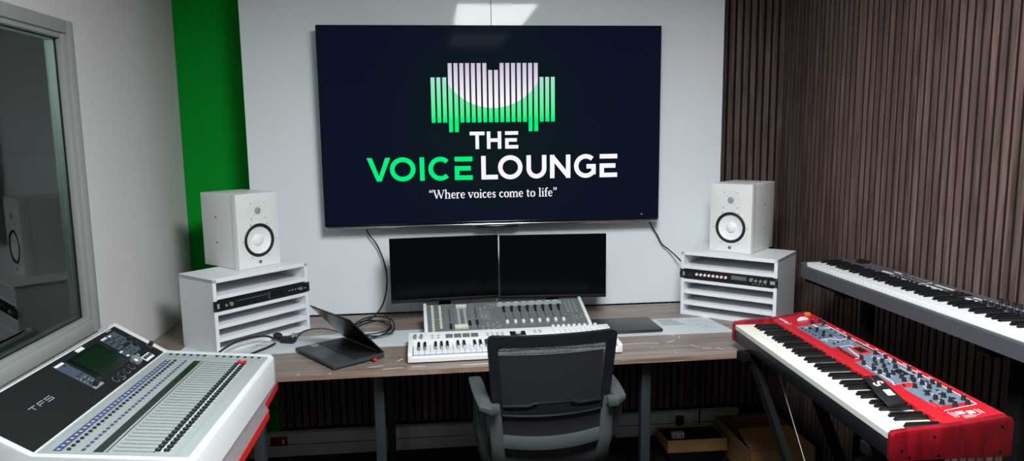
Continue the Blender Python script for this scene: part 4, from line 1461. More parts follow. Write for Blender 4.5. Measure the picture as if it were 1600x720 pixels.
# transport group with two long sliders
b = MB()
cbox(b, 0.150, 0.205, 0.200, 0.225, 'cream_plastic', 0.010)
b.build('bridge_block', dc, label='cream plastic block')
b = MB(); cbox(b, 0.135, 0.030, 0.195, 0.058, 'cream_plastic', 0.009); b.build('transport_block', dc, label='wide cream plastic block')
b = MB()
for x in (0.118, 0.160, 0.185, 0.238):
    cbox(b, x - 0.0015, 0.03, x + 0.0015, 0.20, 'rubber_black', 0.0012)
cbox(b, 0.153, 0.07, 0.165, 0.20, 'print_grey', 0.002)
cbox(b, 0.182, 0.07, 0.194, 0.20, 'print_grey', 0.002)
b.build('slider_slots', dc)
for (x, v) in ((0.118, 0.052), (0.205, 0.070), (0.238, 0.075)):
    b = MB(); b.box((-0.006, -0.016, 0), (0.006, 0.016, 0.012), 'knob_black', bev=0.0015); b.box((-0.005, 0.016, 0), (0.005, 0.030, 0.006), 'print_grey', bev=0.001)
    b.build('slider_cap', dc, None, (x, v * math.cos(CS), CF + v * math.sin(CS)), (CS, 0, 0))

# ================================================================== CLOSED DARK LAPTOP
cl = thing('closed_laptop', 'closed dark grey laptop on the desk beside the mixing controller', 'laptop', (0.507, -0.560, DESK + 0.003), R(1.5))
b = MB(); b.box((0, 0, 0.002), (0.304, 0.222, 0.0095), 'notebook_grey', bev=0.003, seg=3); b.build('base', cl)
b = MB(); b.box((0, 0, 0.0100), (0.304, 0.222, 0.0145), 'notebook_grey', bev=0.002, seg=3); b.build('lid', cl)
b = MB(); b.lathe([(0.010, 0), (0.0095, 0.0003), (0, 0.0003)], 'dark_metal', T(0.152, 0.115, 0.0145), 20); b.build('badge', cl)
b = MB()
for x, y in ((0.02, 0.02), (0.284, 0.02), (0.02, 0.2), (0.284, 0.2)):
    b.cyl(0.006, 0, 0.0025, 'rubber_black', T(x, y, 0), 12)
b.build('rubber_feet', cl)

# ================================================================== OPEN LAPTOP
LW, LD = 0.335, 0.230
lp = thing('open_laptop', 'half-open dark laptop turned sideways on the desk with its lid leaning forward', 'laptop', (-0.806, -0.608, DESK + 0.0028), -0.941)
b = MB(); b.box((0, 0, 0.002), (LW, LD, 0.017), 'laptop_grey', bev=0.003, seg=2); b.build('base', lp)
b = MB(); b.box((0.015, 0.098, 0.0168), (LW - 0.015, 0.212, 0.0172), 'plastic_black'); kdk = b.build('keyboard_deck', lp)
kk = None
for r_ in range(6):
    for c_ in range(16):
        if r_ == 0 and 4 <= c_ <= 9:
            if c_ != 4:
                continue
            b = MB(); b.box((0, 0, 0), (6 * 0.019 - 0.002, 0.0155, 0.0014), 'knob_black', bev=0.0005, seg=1); b.build('key', kdk, None, (0.018 + 4 * 0.019, 0.101, 0.0172)); continue
        loc = (0.018 + c_ * 0.0189, 0.101 + r_ * 0.0183, 0.0172)
        if kk is None:
            b = MB(); b.box((0, 0, 0), (0.0165, 0.0155, 0.0014), 'knob_black', bev=0.0005, seg=1); kk = b.build('key', kdk, None, loc)
        else:
            inst(kk, loc)
b = MB(); b.box((0.115, 0.012, 0.0169), (0.220, 0.088, 0.0173), 'dark_metal', bev=0.0002, seg=1); b.build('touchpad', lp)
b = MB(); b.box((0.014, 0.060, 0.017), (0.046, 0.088, 0.0174), 'print_grey'); b.box((0.022, 0.066, 0.0174), (0.030, 0.080, 0.0176), 'print_blue'); b.build('sticker', lp, label='pale sticker on the palm rest')
TH = 0.83
# lid frame: origin at the hinge, leaning over the keys
ML = T(0, LD - 0.004, 0.017) @ Rx(PI - TH)     # local y runs up the lid
# after the rotation local +y points forward and up; local -z/+z faces the keys
b = MB(); b.box((0, 0.0, -0.0065), (LW, LD - 0.004, -0.0015), 'plastic_black', ML, bev=0.002, seg=2); ldo = b.build('lid', lp)
b = MB(); b.box((0.008, 0.012, -0.0016), (LW - 0.008, LD - 0.012, -0.0006), 'screen_off', ML); b.build('screen', ldo)
b = MB(); b.cyl(0.006, 0.03, LW - 0.03, 'plastic_black', T(0, LD - 0.004, 0.0175) @ Ry(R(90)), 14); b.build('hinge', lp)
b = MB(); b.box((LW, 0.165, 0.005), (LW + 0.022, 0.180, 0.012), 'plastic_black', bev=0.001); b.box((LW + 0.012, 0.1645, 0.0045), (LW + 0.023, 0.1805, 0.0125), 'print_red', bev=0.001); b.build('usb_dongle', lp, label='stub of red and black plugged in the side')
b = MB()
for x, y in ((0.03, 0.02), (LW - 0.03, 0.02), (0.03, 0.2), (LW - 0.03, 0.2)):
    b.cyl(0.007, 0, 0.0025, 'rubber_black', T(x, y, 0), 12)
b.build('rubber_feet', lp)

# ================================================================== MIXING DESK ON THE LEFT
mz0 = 0.765
mx = thing('mixing_desk', 'large white digital mixing desk with black sloping meter bridge by the window', 'mixer', (-0.820, -1.843, mz0), R(89.13))
MW = 0.867
Y1, Z1, Y2, Z2, Y3, Z3 = 0.012, 0.109, 0.379, 0.140, 0.549, 0.246
b = MB()
b.prism([(0.0, 0.004), (0.0, 0.095), (0.003, 0.101), (Y1, Z1), (Y2, Z2), (Y3 + 0.004, Z3 - 0.002), (Y3 + 0.018, Z3 - 0.008), (Y3 + 0.028, Z3 - 0.03), (Y3 + 0.028, 0.02), (Y3 + 0.01, 0), (0.004, 0)], 'x', 0.014, MW - 0.014, 'console_white')
b.build('body', mx)
for x0, x1 in ((0, 0.0195), (MW - 0.0245, MW)):
    b = MB()
    b.prism([(0.0, 0.004), (0.0, 0.096), (0.003, 0.103), (Y1, Z1 + 0.003), (Y2 - 0.004, Z2 + 0.003), (Y2 + 0.006, Z2 + 0.008), (Y3, Z3 + 0.006), (Y3 + 0.014, Z3 + 0.003), (Y3 + 0.028, Z3 - 0.02), (Y3 + 0.028, 0.02), (Y3 + 0.01, 0), (0.004, 0)], 'x', x0, x1, 'console_white', bev=0.0015)
    b.build('side_panel', mx, label='white side panel')
LS = math.atan((Z2 - Z1) / (Y2 - Y1)); US = math.atan((Z3 - Z2) / (Y3 - Y2))
LM = T(0, Y1, Z1) @ Rx(LS); UM = T(0, Y2, Z2) @ Rx(US)
LLEN = math.hypot(Y2 - Y1, Z2 - Z1); ULEN = math.hypot(Y3 - Y2, Z3 - Z2)
def lo(b, x0, y0, x1, y1, m, h=0.001, z=0.0, bev=0.0):   # y measured as depth
    k = LLEN / (Y2 - Y1)
    b.box((x0, (y0 - Y1) * k, z), (x1, (y1 - Y1) * k, z + h), m, LM, bev=bev, seg=1)
def loP(x, y, l=0.0):
    return (x, y, Z1 + (y - Y1) * (Z2 - Z1) / (Y2 - Y1) + l)
def hi(b, x0, y0, x1, y1, m, h=0.001, z=0.0, bev=0.0):
    k = ULEN / (Y3 - Y2)
    b.box((x0, (y0 - Y2) * k, z), (x1, (y1 - Y2) * k, z + h), m, UM, bev=bev, seg=1)
def hiP(x, y, l=0.0):
    return (x, y, Z2 + (y - Y2) * (Z3 - Z2) / (Y3 - Y2) + l)
b = MB(); lo(b, 0.021, 0.015, MW - 0.026, Y2 - 0.002, 'console_grey', 0.0014); b.build('fader_plate', mx, label='pale grey fader plate')
b = MB(); hi(b, 0.021, Y2 + 0.004, MW - 0.026, Y3 - 0.004, 'dark_mesh_top', 0.003, 0, 0.0012); b.build('upper_panel', mx, label='speckled black upper panel')
# channel strips
NCH = 33
PX0, PXP = 0.046, 0.02205
def chx(i): return PX0 + i * PXP + (i // 8) * 0.0006
b = MB()
for a in (0, 8, 16, 24):
    n = 8 if a < 24 else 9
    lo(b, chx(a) - 0.009, 0.326, chx(a + n - 1) + 0.009, 0.346, 'print_blue', 0.0006, 0.0014)
for a in range(NCH):
    lo(b, chx(a) - 0.004, 0.332, chx(a) + 0.004, 0.340, 'print_blue_light', 0.0004, 0.0020)
b.build('channel_label_strip', mx, label='blue numbered channel strip')
b = MB()
for a in (0, 8, 16, 24):
    n = 8 if a < 24 else 9
    lo(b, chx(a) - 0.010, 0.226, chx(a + n - 1) + 0.0105, 0.250, 'lcd_green', 0.0008, 0.0014)
    lo(b, chx(a) - 0.010, 0.216, chx(a + n - 1) + 0.0105, 0.219, 'button_dark', 0.0006, 0.0014)
b.build('name_display', mx, label='long dark channel name display')
b = MB()
for a in range(NCH):
    lo(b, chx(a) - 0.0007, 0.096, chx(a) + 0.0007, 0.206, 'rubber_black', 0.0006, 0.0014)
    for q in range(5):
        lo(b, chx(a) - 0.004, 0.105 + q * 0.022, chx(a) - 0.002, 0.106 + q * 0.022, 'button_dark', 0.0003, 0.0014)
    lo(b, chx(a) + 0.0100, 0.206, chx(a) + 0.0104, 0.212, 'button_dark', 0.0003, 0.0014)
for x in (0.024, chx(8) - 0.0115, chx(16) - 0.0115, chx(24) - 0.0115, 0.796):
    lo(b, x, 0.03 if x < 0.03 or x > 0.79 else 0.06, x + 0.0008, 0.36, 'button_grey', 0.0003, 0.0014)
lo(b, 0.024, 0.046, 0.45, 0.0468, 'button_grey', 0.0003, 0.0014)
lo(b, 0.47, 0.052, 0.80, 0.0528, 'button_grey', 0.0003, 0.0014)
lo(b, 0.024, 0.3655, 0.80, 0.3662, 'button_grey', 0.0003, 0.0014)
b.build('fader_slots', mx, label='rows of black fader slots')
def many(builder, name, pts, rot, label=None):
    src = None
    for p in pts:
        if src is None:
            src = builder().build(name, mx, label, p, rot)
        else:
            inst(src, p)
def fcap():
    b = MB(); b.box((-0.0056, -0.018, 0), (0.0056, 0.018, 0.005), 'print_white', bev=0.001, seg=1)
    b.box((-0.0058, -0.018, 0.003), (0.0058, -0.0032, 0.010), 'knob_black', bev=0.0012, seg=1); b.box((-0.0058, 0.0032, 0.003), (0.0058, 0.018, 0.010), 'knob_black', bev=0.0012, seg=1)
    b.box((-0.0050, -0.0105, 0.0098), (0.0050, -0.0095, 0.0102), 'print_grey'); b.box((-0.0050, 0.0095, 0.0098), (0.0050, 0.0105, 0.0102), 'print_grey')
    return b
rr = random.Random(9)
many(fcap, 'fader_cap', [loP(chx(i), 0.085, 0.0014) for i in range(NCH - 1)], (LS, 0, 0))
b = MB(); b.box((-0.0075, -0.015, 0), (0.0075, 0.015, 0.011), 'print_red', bev=0.0015, seg=1); b.box((-0.007, -0.0008, 0.0108), (0.007, 0.0008, 0.0114), 'print_white'); b.build('fader_cap', mx, 'red master fader cap', loP(chx(NCH - 1) + 0.002, 0.085, 0.0014), (LS, 0, 0))
def cknob():
    b = MB(); b.lathe([(0.0052, 0), (0.0048, 0.004), (0, 0.0042)], 'button_dark', None, 14); return b
many(cknob, 'cue_button', [loP(chx(i), 0.311, 0.0014) for i in range(NCH)], (LS, 0, 0))
def sbtn():
    b = MB(); b.box((-0.0050, -0.0042, 0), (0.0050, 0.0042, 0.003), 'print_blue', bev=0.0008, seg=1); return b
many(sbtn, 'select_button', [loP(chx(i), 0.276, 0.0014) for i in range(NCH)], (LS, 0, 0))
def rbtn():
    b = MB(); b.box((-0.0055, -0.0045, 0), (0.0055, 0.0045, 0.0035), 'button_dark', bev=0.0008, seg=1); return b
many(rbtn, 'bank_button', [loP(0.822, 0.350 - i * 0.0235, 0.0014) for i in range(6)] + [loP(0.822, 0.190 - i * 0.0245, 0.0014) for i in range(7)], (LS, 0, 0))
# upper panel: screen, keys, encoders
b = MB(); hi(b, 0.478, 0.424, 0.668, 0.527, 'gloss_black', 0.0012, 0.003, 0.0005); ss = b.build('screen_surround', mx)
b = MB(); hi(b, 0.492, 0.432, 0.655, 0.519, 'lcd_green', 0.0008, 0.0042); b.build('touch_screen', ss)
b = MB()
hi(b, 0.408, 0.414, 0.462, 0.532, 'mixer_slate', 0.001, 0.003)
hi(b, 0.408, 0.414, 0.462, 0.424, 'button_grey', 0.0012, 0.003)
hi(b, 0.412, 0.523, 0.458, 0.530, 'print_white', 0.0012, 0.003)
b.build('section_plate', mx, label='slate blue key section left of the screen')
b = MB()
hi(b, 0.695, 0.470, 0.735, 0.530, 'mixer_slate', 0.001, 0.003)
hi(b, 0.740, 0.478, 0.800, 0.530, 'mixer_slate', 0.001, 0.003)
hi(b, 0.680, 0.434, 0.780, 0.466, 'mixer_slate', 0.001, 0.003)
hi(b, 0.698, 0.522, 0.734, 0.528, 'print_white', 0.0012, 0.003)
hi(b, 0.744, 0.520, 0.762, 0.526, 'print_white', 0.0012, 0.003)
hi(b, 0.683, 0.458, 0.698, 0.464, 'print_white', 0.0012, 0.003)
hi(b, 0.683, 0.437, 0.698, 0.443, 'print_white', 0.0012, 0.003)
b.build('section_plate', mx, label='slate blue key section right of the screen')
b = MB()
hi(b, 0.718, 0.390, 0.782, 0.412, 'print_white', 0.001, 0.003, 0.0003)
b.build('section_plate', mx, label='white bordered key section')
b = MB()
hi(b, 0.530, 0.390, 0.556, 0.3915, 'print_grey', 0.0004, 0.003)
for (x, y, r_) in ((0.44, 0.505, .007), (0.44, 0.480, .006), (0.425, 0.495, .006)):
    b.ring(r_ - 0.0014, r_, 0, 0.0006, 'print_blue', T(*hiP(x, y, 0.0045)) @ Rx(US), 16)
for i in range(8):
    b.box((0, 0, 0), (0.008, 0.0012, 0.0003), 'print_white', T(*hiP(0.415 + (i % 2) * 0.024, 0.437 + 0.010 * (i // 2), 0.0045)) @ Rx(US))
b.build('panel_printing', mx, label='small panel markings')
def hbtn():
    b = MB(); b.box((-0.005, -0.0038, 0), (0.005, 0.0038, 0.003), 'button_dark', bev=0.0008, seg=1); return b
pts = [hiP(x, y, 0.004) for x, y in [(.706, .512), (.724, .512), (.706, .496), (.724, .496), (.706, .480), (.724, .480), (.755, .508), (.755, .490), (.778, .505), (.778, .489), (.72, .456), (.745, .456), (.72, .441), (.745, .441),
                                      (.425, .470), (.445, .470), (.425, .452), (.445, .452), (.425, .436), (.445, .515)]]
many(hbtn, 'button', pts, (US, 0, 0))
def pbtn():
    b = MB(); b.box((-0.007, -0.006, 0), (0.007, 0.006, 0.003), 'button_dark', bev=0.001, seg=1); return b
many(pbtn, 'fade_button', [hiP(.731, .401, 0.004), hiP(.750, .401, 0.004), hiP(.769, .401, 0.004)], (US, 0, 0))
def enc():
    b = MB(); b.lathe([(0.0125, 0), (0.0125, 0.0005), (0.0085, 0.0006), (0.0078, 0.015), (0.0068, 0.0165), (0, 0.0165)], 'knob_black', None, 20); b.ring(0.0110, 0.0122, 0.0004, 0.0009, 'print_grey', None, 20); return b
many(enc, 'knob', [hiP(x, y, 0.003) for x, y in [(.515, .402), (.557, .403), (.594, .403), (.631, .404), (.795, .478), (.783, .453), (.835, .425), (.428, .424), (.452, .428)]], (US, 0, 0))
b = MB(); b.lathe([(0.020, 0), (0.019, 0.012), (0.015, 0.016), (0, 0.0165)], 'silver', None, 28); b.lathe([(0.006, 0.016), (0.006, 0.024), (0, 0.025)], 'silver', T(0.006, 0.004, 0), 14); b.build('main_encoder', mx, 'large silver encoder knob', hiP(0.680, 0.412, 0.003), (US, 0, 0))
UMt = lambda x, y, l: T(*hiP(x, y, l)) @ Rx(US)
b = MB()
b.stroke([(0, .014), (.030, .014)], .0024, 'print_grey', UMt(.168, .458, .0032), .0005); b.stroke([(.015, .014), (.015, 0)], .0030, 'print_grey', UMt(.168, .458, .0032), .0005)
b.stroke([(0, .007), (.026, .007)], .0022, 'print_grey', UMt(.206, .458, .0032), .0005); b.stroke([(.030, .014), (.003, .014), (.003, 0)], .0026, 'print_grey', UMt(.206, .458, .0032), .0005)
b.stroke([(.030, .014), (.002, .014), (.002, .007), (.029, .007), (.029, 0), (0, 0)], .0024, 'print_grey', UMt(.242, .458, .0032), .0005)
b.build('model_lettering', mx, label='grey model lettering')
b = MB()
hi(b, 0.555, 0.530, 0.600, 0.541, 'print_white', 0.0006, 0.0031)
b.text('YAMAHA', 0.0085, 'rubber_black', UMt(.5775, .5325, .0038), sx=1.0)
b.text('YAMAHA', 0.010, 'print_white', UMt(.785, .5365, .0032), sx=0.9)
b.build('brand_lettering', mx, label='small white brand plates')

# table below the mixing desk, red edge banding
tb = thing('side_table', 'grey table with bright red edging under the mixing desk', 'table', (0, 0, FLOOR))
zt = mz0 - FLOOR - 0.0005
poly = [(-1.47, -0.965), (-0.806, -0.965), (-0.800, -1.185), (-0.774, -1.245), (-0.772, -2.05), (-1.47, -2.05)]
b = MB(); b.prism(poly, 'z', zt - 0.024, zt, 'table_grey'); b.build('tabletop', tb)
b = MB()
for (xa, ya), (xb, yb) in ((poly[1], poly[2]), (poly[2], poly[3]), (poly[3], poly[4])):
    d = math.hypot(xb - xa, yb - ya); nx, ny = -(yb - ya) / d * 0.003, (xb - xa) / d * 0.003
    b.prism([(xa, ya), (xb, yb), (xb + nx, yb + ny), (xa + nx, ya + ny)], 'z', zt - 0.026, zt + 0.0015, 'table_red')
b.build('edge_banding', tb, label='bright red edge banding')
for x, y in ((-0.86, -1.04), (-0.86, -1.98), (-1.42, -1.04), (-1.42, -1.98)):
    b = MB(); b.box((x - 0.02, y - 0.02, 0), (x + 0.02, y + 0.02, zt - 0.025), 'steel_leg', bev=0.003); b.build('leg', tb)

# ================================================================== OFFICE CHAIR
ch = thing('office_chair', 'black mesh office chair with grey arms pushed up to the desk', 'chair', (0.210, -1.185, FLOOR), R(4.0))
fz = -FLOOR
def rrect(w0, w1, z0, z1, r, n=6):
    """rounded outline, bottom half-width w0 / top half-width w1"""
    pts = []
    for cx_, cz_, a0 in ((w1 - r, z1 - r, 0), (-(w1 - r), z1 - r, 90), (-(w0 - r), z0 + r, 180), (w0 - r, z0 + r, 270)):
        for i in range(n + 1):
            a = R(a0 + 90 * i / n)
            pts.append((cx_ + r * math.cos(a), cz_ + r * math.sin(a)))
    return pts
def backy(x, z):   # shell curve: hollow across, leaning back at the top
    return 0.045 - 0.045 * min(1.4, (z - 0.60 - fz) / 0.36) - 0.045 * (1 - (x / 0.23) ** 2) * 0.7 + 0.02
outer = rrect(0.218, 0.239, 0.665 + fz, 0.968 + fz, 0.022)
inner = rrect(0.184, 0.201, 0.680 + fz, 0.925 + fz, 0.014)
b = MB()
def plate_between(b, A, B, m, t=0.022, y_off=0.0):
    n = len(A)
    vs = []
    for yy in (0, t):
        for P in (A, B):
            for (x, z) in P:
                vs.append((x, backy(x, z) + yy + y_off, z))
    fs = []
    for i in range(n):
        j = (i + 1) % n
        fs += [(i, j, n + j, n + i), (2 * n + i, 3 * n + i, 3 * n + j, 2 * n + j), (i, 2 * n + i, 2 * n + j, j), (n + i, n + j, 3 * n + j, 3 * n + i)]
    b.add(vs, fs, m)
def subdiv(P, k=8):
    Q = []
    for i in range(len(P)):
        a, c = P[i], P[(i + 1) % len(P)]
        L = math.hypot(c[0] - a[0], c[1] - a[1])
        n = k if L > 0.08 else 1
        for j in range(n):
            Q.append((a[0] + (c[0] - a[0]) * j / n, a[1] + (c[1] - a[1]) * j / n))
    return Q
plate_between(b, subdiv(outer), subdiv(inner), 'chair_plastic')
b.build('back_frame', ch)
# mesh
def sheet(b, w0, w1, z0, z1, m, yo, nx=14, nz=10, t=0.0):
    vs, fs = [], []
    for j in range(nz + 1):
        z = z0 + (z1 - z0) * j / nz
        hw = w0 + (w1 - w0) * j / nz
        for i in range(nx + 1):
            x = -hw + 2 * hw * i / nx
            vs.append((x, backy(x, z) + yo, z))
    for j in range(nz):
        for i in range(nx):
            a = j * (nx + 1) + i
            fs.append((a, a + 1, a + nx + 2, a + nx + 1))
    b.add(vs, fs, m)
b = MB(); sheet(b, 0.188, 0.205, 0.56 + fz, 0.932 + fz, 'chair_mesh', 0.012); b.build('back_mesh', ch, label='see-through black mesh')
b = MB(); sheet(b, 0.186, 0.203, 0.56 + fz, 0.880 + fz, 'chair_fabric', 0.050, t=0.01); b.build('back_lining', ch, label='dark lining behind the mesh')
# lower side posts, grey
def post(s):
    b = MB()
    pts = [(s * 0.212, backy(0.21, 0.70 + fz) + 0.004, 0.712 + fz), (s * 0.210, backy(0.21, 0.64 + fz) + 0.004, 0.64 + fz), (s * 0.204, 0.055, 0.56 + fz), (s * 0.197, 0.075, 0.48 + fz), (s * 0.185, 0.13, 0.42 + fz), (s * 0.17, 0.22, 0.40 + fz), (s * 0.15, 0.32, 0.40 + fz)]
    hw, hh = 0.024, 0.012
    sec = [(-hw, -hh * .5), (-hw * .6, -hh), (hw * .6, -hh), (hw, -hh * .5), (hw, hh * .5), (hw * .6, hh), (-hw * .6, hh), (-hw, hh * .5)]
    b.sweep(pts, sec, 'chair_grey')
    for z_, y_ in ((0.685, 0.0), (0.605, 0.0)):
        yy = backy(0.21, z_ + fz) - 0.009
        b.lathe([(0.0095, 0), (0.009, 0.0015), (0, 0.0018)], 'chair_grey', T(s * 0.209, yy, z_ + fz) @ Rx(R(90)), 16)
    return b
for s in (-1, 1):
    post(s).build('side_post', ch)
# arched crossbar at the bottom of the back
b = MB()
n = 16
vs, fs = [], []
for i in range(n + 1):
    t_ = i / n * 2 - 1
    x = t_ * 0.192
    zt_ = 0.585 + fz - 0.014 * (1 - t_ * t_)
    zb_ = zt_ - 0.046
    yb_ = backy(x, 0.6 + fz) + 0.0
    vs += [(x, yb_, zt_), (x, yb_ - 0.006, (zt_ + zb_) / 2), (x, yb_, zb_), (x, yb_ + 0.016, zb_), (x, yb_ + 0.016, zt_)]
for i in range(n):
    for j in range(5):
        a, c = i * 5 + j, i * 5 + (j + 1) % 5
        fs.append((a, c, c + 5, a + 5))
b.add(vs, fs, 'chair_grey')
b.build('lower_crossbar', ch)
# lumbar support: bowed band with two grooves
b = MB()
for (zo, hh, hw, bulge) in ((0.700, 0.011, 0.185, 0.0), (0.664, 0.010, 0.185, 0.0)):
    pts = []
    for i in range(17):
        t_ = i / 16 * 2 - 1
        up = 0.010 * (1 if abs(t_) < 0.35 else max(0, 1 - (abs(t_) - 0.35) / 0.15)) if zo > 0.68 else -0.006 * (1 - t_ * t_)
        pts.append((t_ * hw, backy(t_ * hw, zo + fz) + 0.004, zo + fz + up))
    vs, fs = [], []
    for (x, y, z) in pts:
        vs += [(x, y - 0.004, z + hh / 2), (x, y - 0.006, z), (x, y - 0.004, z - hh / 2), (x, y + 0.008, z - hh / 2), (x, y + 0.008, z + hh / 2)]
    for i in range(16):
        for j in range(5):
            a, c = i * 5 + j, i * 5 + (j + 1) % 5
            fs.append((a, c, c + 5, a + 5))
    b.add(vs, fs, 'chair_plastic')
vs, fs = [], []
for i in range(9):
    t_ = i / 8 * 2 - 1
    for z in (0.716, 0.655):
        x = t_ * 0.062
        vs.append((x, backy(x, z + fz) + 0.001, z + fz))
for i in range(8):
    fs.append((2 * i, 2 * i + 1, 2 * i + 3, 2 * i + 2))
b.add(vs, fs, 'chair_plastic')
b.build('lumbar_support', ch)
# seat
b = MB(); b.box((-0.235, 0.085, 0.425 + fz), (0.235, 0.53, 0.495 + fz), 'chair_fabric', bev=0.03, seg=4); b.build('seat', ch)
b = MB(); b.box((-0.20, 0.12, 0.400 + fz), (0.20, 0.48, 0.425 + fz), 'chair_plastic', bev=0.008); b.build('seat_pan', ch)
# arms: open loop from the back post forward and down to the seat
for s in (-1, 1):
    b = MB()
    pts = [(s * 0.205, 0.020, 0.700 + fz), (s * 0.232, 0.012, 0.702 + fz), (s * 0.250, 0.030, 0.708 + fz), (s * 0.252, 0.070, 0.716 + fz), (s * 0.256, 0.14, 0.724 + fz), (s * 0.256, 0.22, 0.728 + fz), (s * 0.254, 0.30, 0.722 + fz)]
    P = [Vector(p) for p in pts]
    vs, fs = [], []
    for i, p in enumerate(P):
        t_ = (P[min(i + 1, len(P) - 1)] - P[max(i - 1, 0)]).normalized()
        sd = t_.cross(Vector((0, 0, 1))).normalized()
        upn = sd.cross(t_)
        hw = (0.012, 0.018, 0.024, 0.026, 0.026, 0.026, 0.024)[i]
        hh = (0.020, 0.017, 0.012, 0.009, 0.008, 0.008, 0.008)[i]
        for a, c in ((-1, -.5), (-.7, -1), (.7, -1), (1, -.5), (1, .5), (.7, 1), (-.7, 1), (-1, .5)):
            vs.append(p + sd * a * hw + upn * c * hh)
    m_ = len(P)
    for i in range(m_ - 1):
        for j in range(8):
            l = (j + 1) % 8
            fs.append((i * 8 + j, i * 8 + l, (i + 1) * 8 + l, (i + 1) * 8 + j))
    fs += [tuple(range(7, -1, -1)), tuple((m_ - 1) * 8 + j for j in range(8))]
    b.add(vs, fs, 'chair_grey')
    arm = b.build('armrest', ch)
    b = MB()
    pts = [(s * 0.254, 0.27, 0.716 + fz), (s * 0.254, 0.262, 0.64 + fz), (s * 0.260, 0.225, 0.56 + fz), (s * 0.250, 0.20, 0.49 + fz), (s * 0.235, 0.20, 0.435 + fz), (s * 0.18, 0.21, 0.410 + fz)]
    b.sweep(pts, [(-0.010, -0.024), (0.010, -0.024), (0.013, 0), (0.010, 0.024), (-0.010, 0.024), (-0.013, 0)], 'chair_grey')
    b.build('arm_support', ch)
    b = MB()
    pts = [(s * 0.256, 0.075, 0.706 + fz), (s * 0.258, 0.080, 0.65 + fz), (s * 0.254, 0.10, 0.58 + fz), (s * 0.240, 0.13, 0.52 + fz), (s * 0.215, 0.15, 0.44 + fz), (s * 0.17, 0.17, 0.41 + fz)]
    b.sweep(pts, [(-0.018, -0.010), (0.018, -0.010), (0.020, 0), (0.018, 0.010), (-0.018, 0.010), (-0.020, 0)], 'chair_grey')
    b.build('arm_support', ch)
b = MB(); b.cyl(0.025, 0.10, 0.40 + fz, 'steel_black', T(0, 0.30, 0)); b.cyl(0.04, 0.07, 0.13, 'chair_plastic', T(0, 0.30, 0)); b.build('gas_column', ch)
for i in range(5):
    a = R(72 * i + 18)
    ex, ey = 0.29 * math.cos(a), 0.30 + 0.29 * math.sin(a)
    b = MB(); b.tube([(0, 0.30, 0.10), (ex * 0.5, 0.30 + (ey - 0.30) * 0.5, 0.095), (ex, ey, 0.070)], 0.018, 'chair_plastic', 8); bl = b.build('base_leg', ch)
    b = MB(); b.cyl(0.026, -0.02, 0.02, 'rubber_black', T(ex, ey, 0.027) @ Rz(a) @ Ry(R(90))); b.cyl(0.008, 0.03, 0.062, 'steel_black', T(ex, ey, 0)); b.build('caster', bl)

# ================================================================== CABLES
b = MB(); b.tube([(-0.545, -0.030, 1.225), (-0.540, -0.028, 1.19), (-0.495, -0.026, 1.121), (-0.462, -0.026, 1.02), (-0.456, -0.03, 0.93), (-0.475, -0.05, 0.84), (-0.515, -0.09, 0.785), (-0.56, -0.17, 0.7775), (-0.61, -0.26, 0.7775)], 0.0038, 'rubber_black', 8, 8)
tag(b.build('television_cable'), 'black cord hanging from the left underside of the television to the desk', 'cable')
b = MB()
coil = []
for i in range(64):
    a = 2 * PI * i / 20.0
    k_ = i / 63
    coil.append((-0.515 + (0.092 + 0.010 * math.sin(i * .37)) * math.cos(a) + 0.012 * math.sin(i * 0.21), -0.35 + (0.125 + 0.02 * math.sin(i * .53)) * math.sin(a), 0.779 + 0.0045 * (i / 20.0) + 0.030 * max(0, math.sin(a + 0.4)) * (1 if i > 40 else 0.25)))
b.tube(coil, 0.0036, 'rubber_black', 7, 2)
tag(b.build('coiled_cable'), 'loose coils of black cable on the desk behind the open laptop', 'cable')
b = MB(); b.tube([(0.894, -0.030, 1.225), (0.910, -0.024, 1.19), (0.945, -0.022, 1.136), (0.97, -0.022, 1.09), (1.006, -0.030, 1.060), (1.04, -0.06, 1.025), (1.055, -0.10, 1.00), (1.068, -0.09, 0.96), (1.07, -0.06, 0.90)], 0.0036, 'rubber_black', 8, 8)
tag(b.build('speaker_cord'), 'black cord running from the right underside of the television to the shelf unit', 'cable')
# charger with plugs by the open laptop
cg = thing('power_adapter', 'small black power adapter with plug between shelf unit and open laptop', 'adapter', (-0.862, -0.470, DESK + 0.0028), R(-20))
b = MB(); b.box((-0.032, -0.018, 0), (0.032, 0.018, 0.026), 'rubber_black', bev=0.005, seg=3); b.build('brick', cg)
b = MB(); b.lathe([(0.016, 0), (0.018, 0.012), (0.014, 0.026), (0.006, 0.034), (0, 0.035)], 'rubber_black', T(-0.04, 0.004, 0.020) @ Ry(R(-70)), 16); b.build('plug', cg)
b = MB(); b.box((0.022, -0.008, 0.026), (0.028, 0.008, 0.045), 'print_grey', bev=0.001); b.build('blade', cg, label='pale plug blade')
b = MB(); b.tube([(-0.918, -0.465, 0.79), (-0.96, -0.50, 0.815), (-1.04, -0.60, 0.825), (-1.10, -0.70, 0.80), (-1.10, -0.78, 0.7765), (-1.09, -0.88, 0.7765)], 0.0042, 'rubber_black', 8, 8)
tag(b.build('mains_cable'), 'black cable looping past the foot of the left shelf unit', 'cable')
b = MB(); b.tube([(-0.910, -0.505, 0.782), (-0.935, -0.55, 0.7775), (-0.98, -0.63, 0.7768), (-1.01, -0.72, 0.7765), (-1.04, -0.85, 0.7765)], 0.0048, 'rubber_black', 8, 8)
tag(b.build('mains_cable'), 'thick black cable lying on the desk beside the mixing desk', 'cable')
b = MB(); b.tube([(-0.83, -0.47, 0.785), (-0.80, -0.44, 0.812), (-0.73, -0.41, 0.815), (-0.66, -0.40, 0.795), (-0.625, -0.40, 0.778)], 0.0034, 'rubber_black', 8, 8)
tag(b.build('laptop_lead'), 'thin black lead from the power adapter to the open laptop', 'cable')

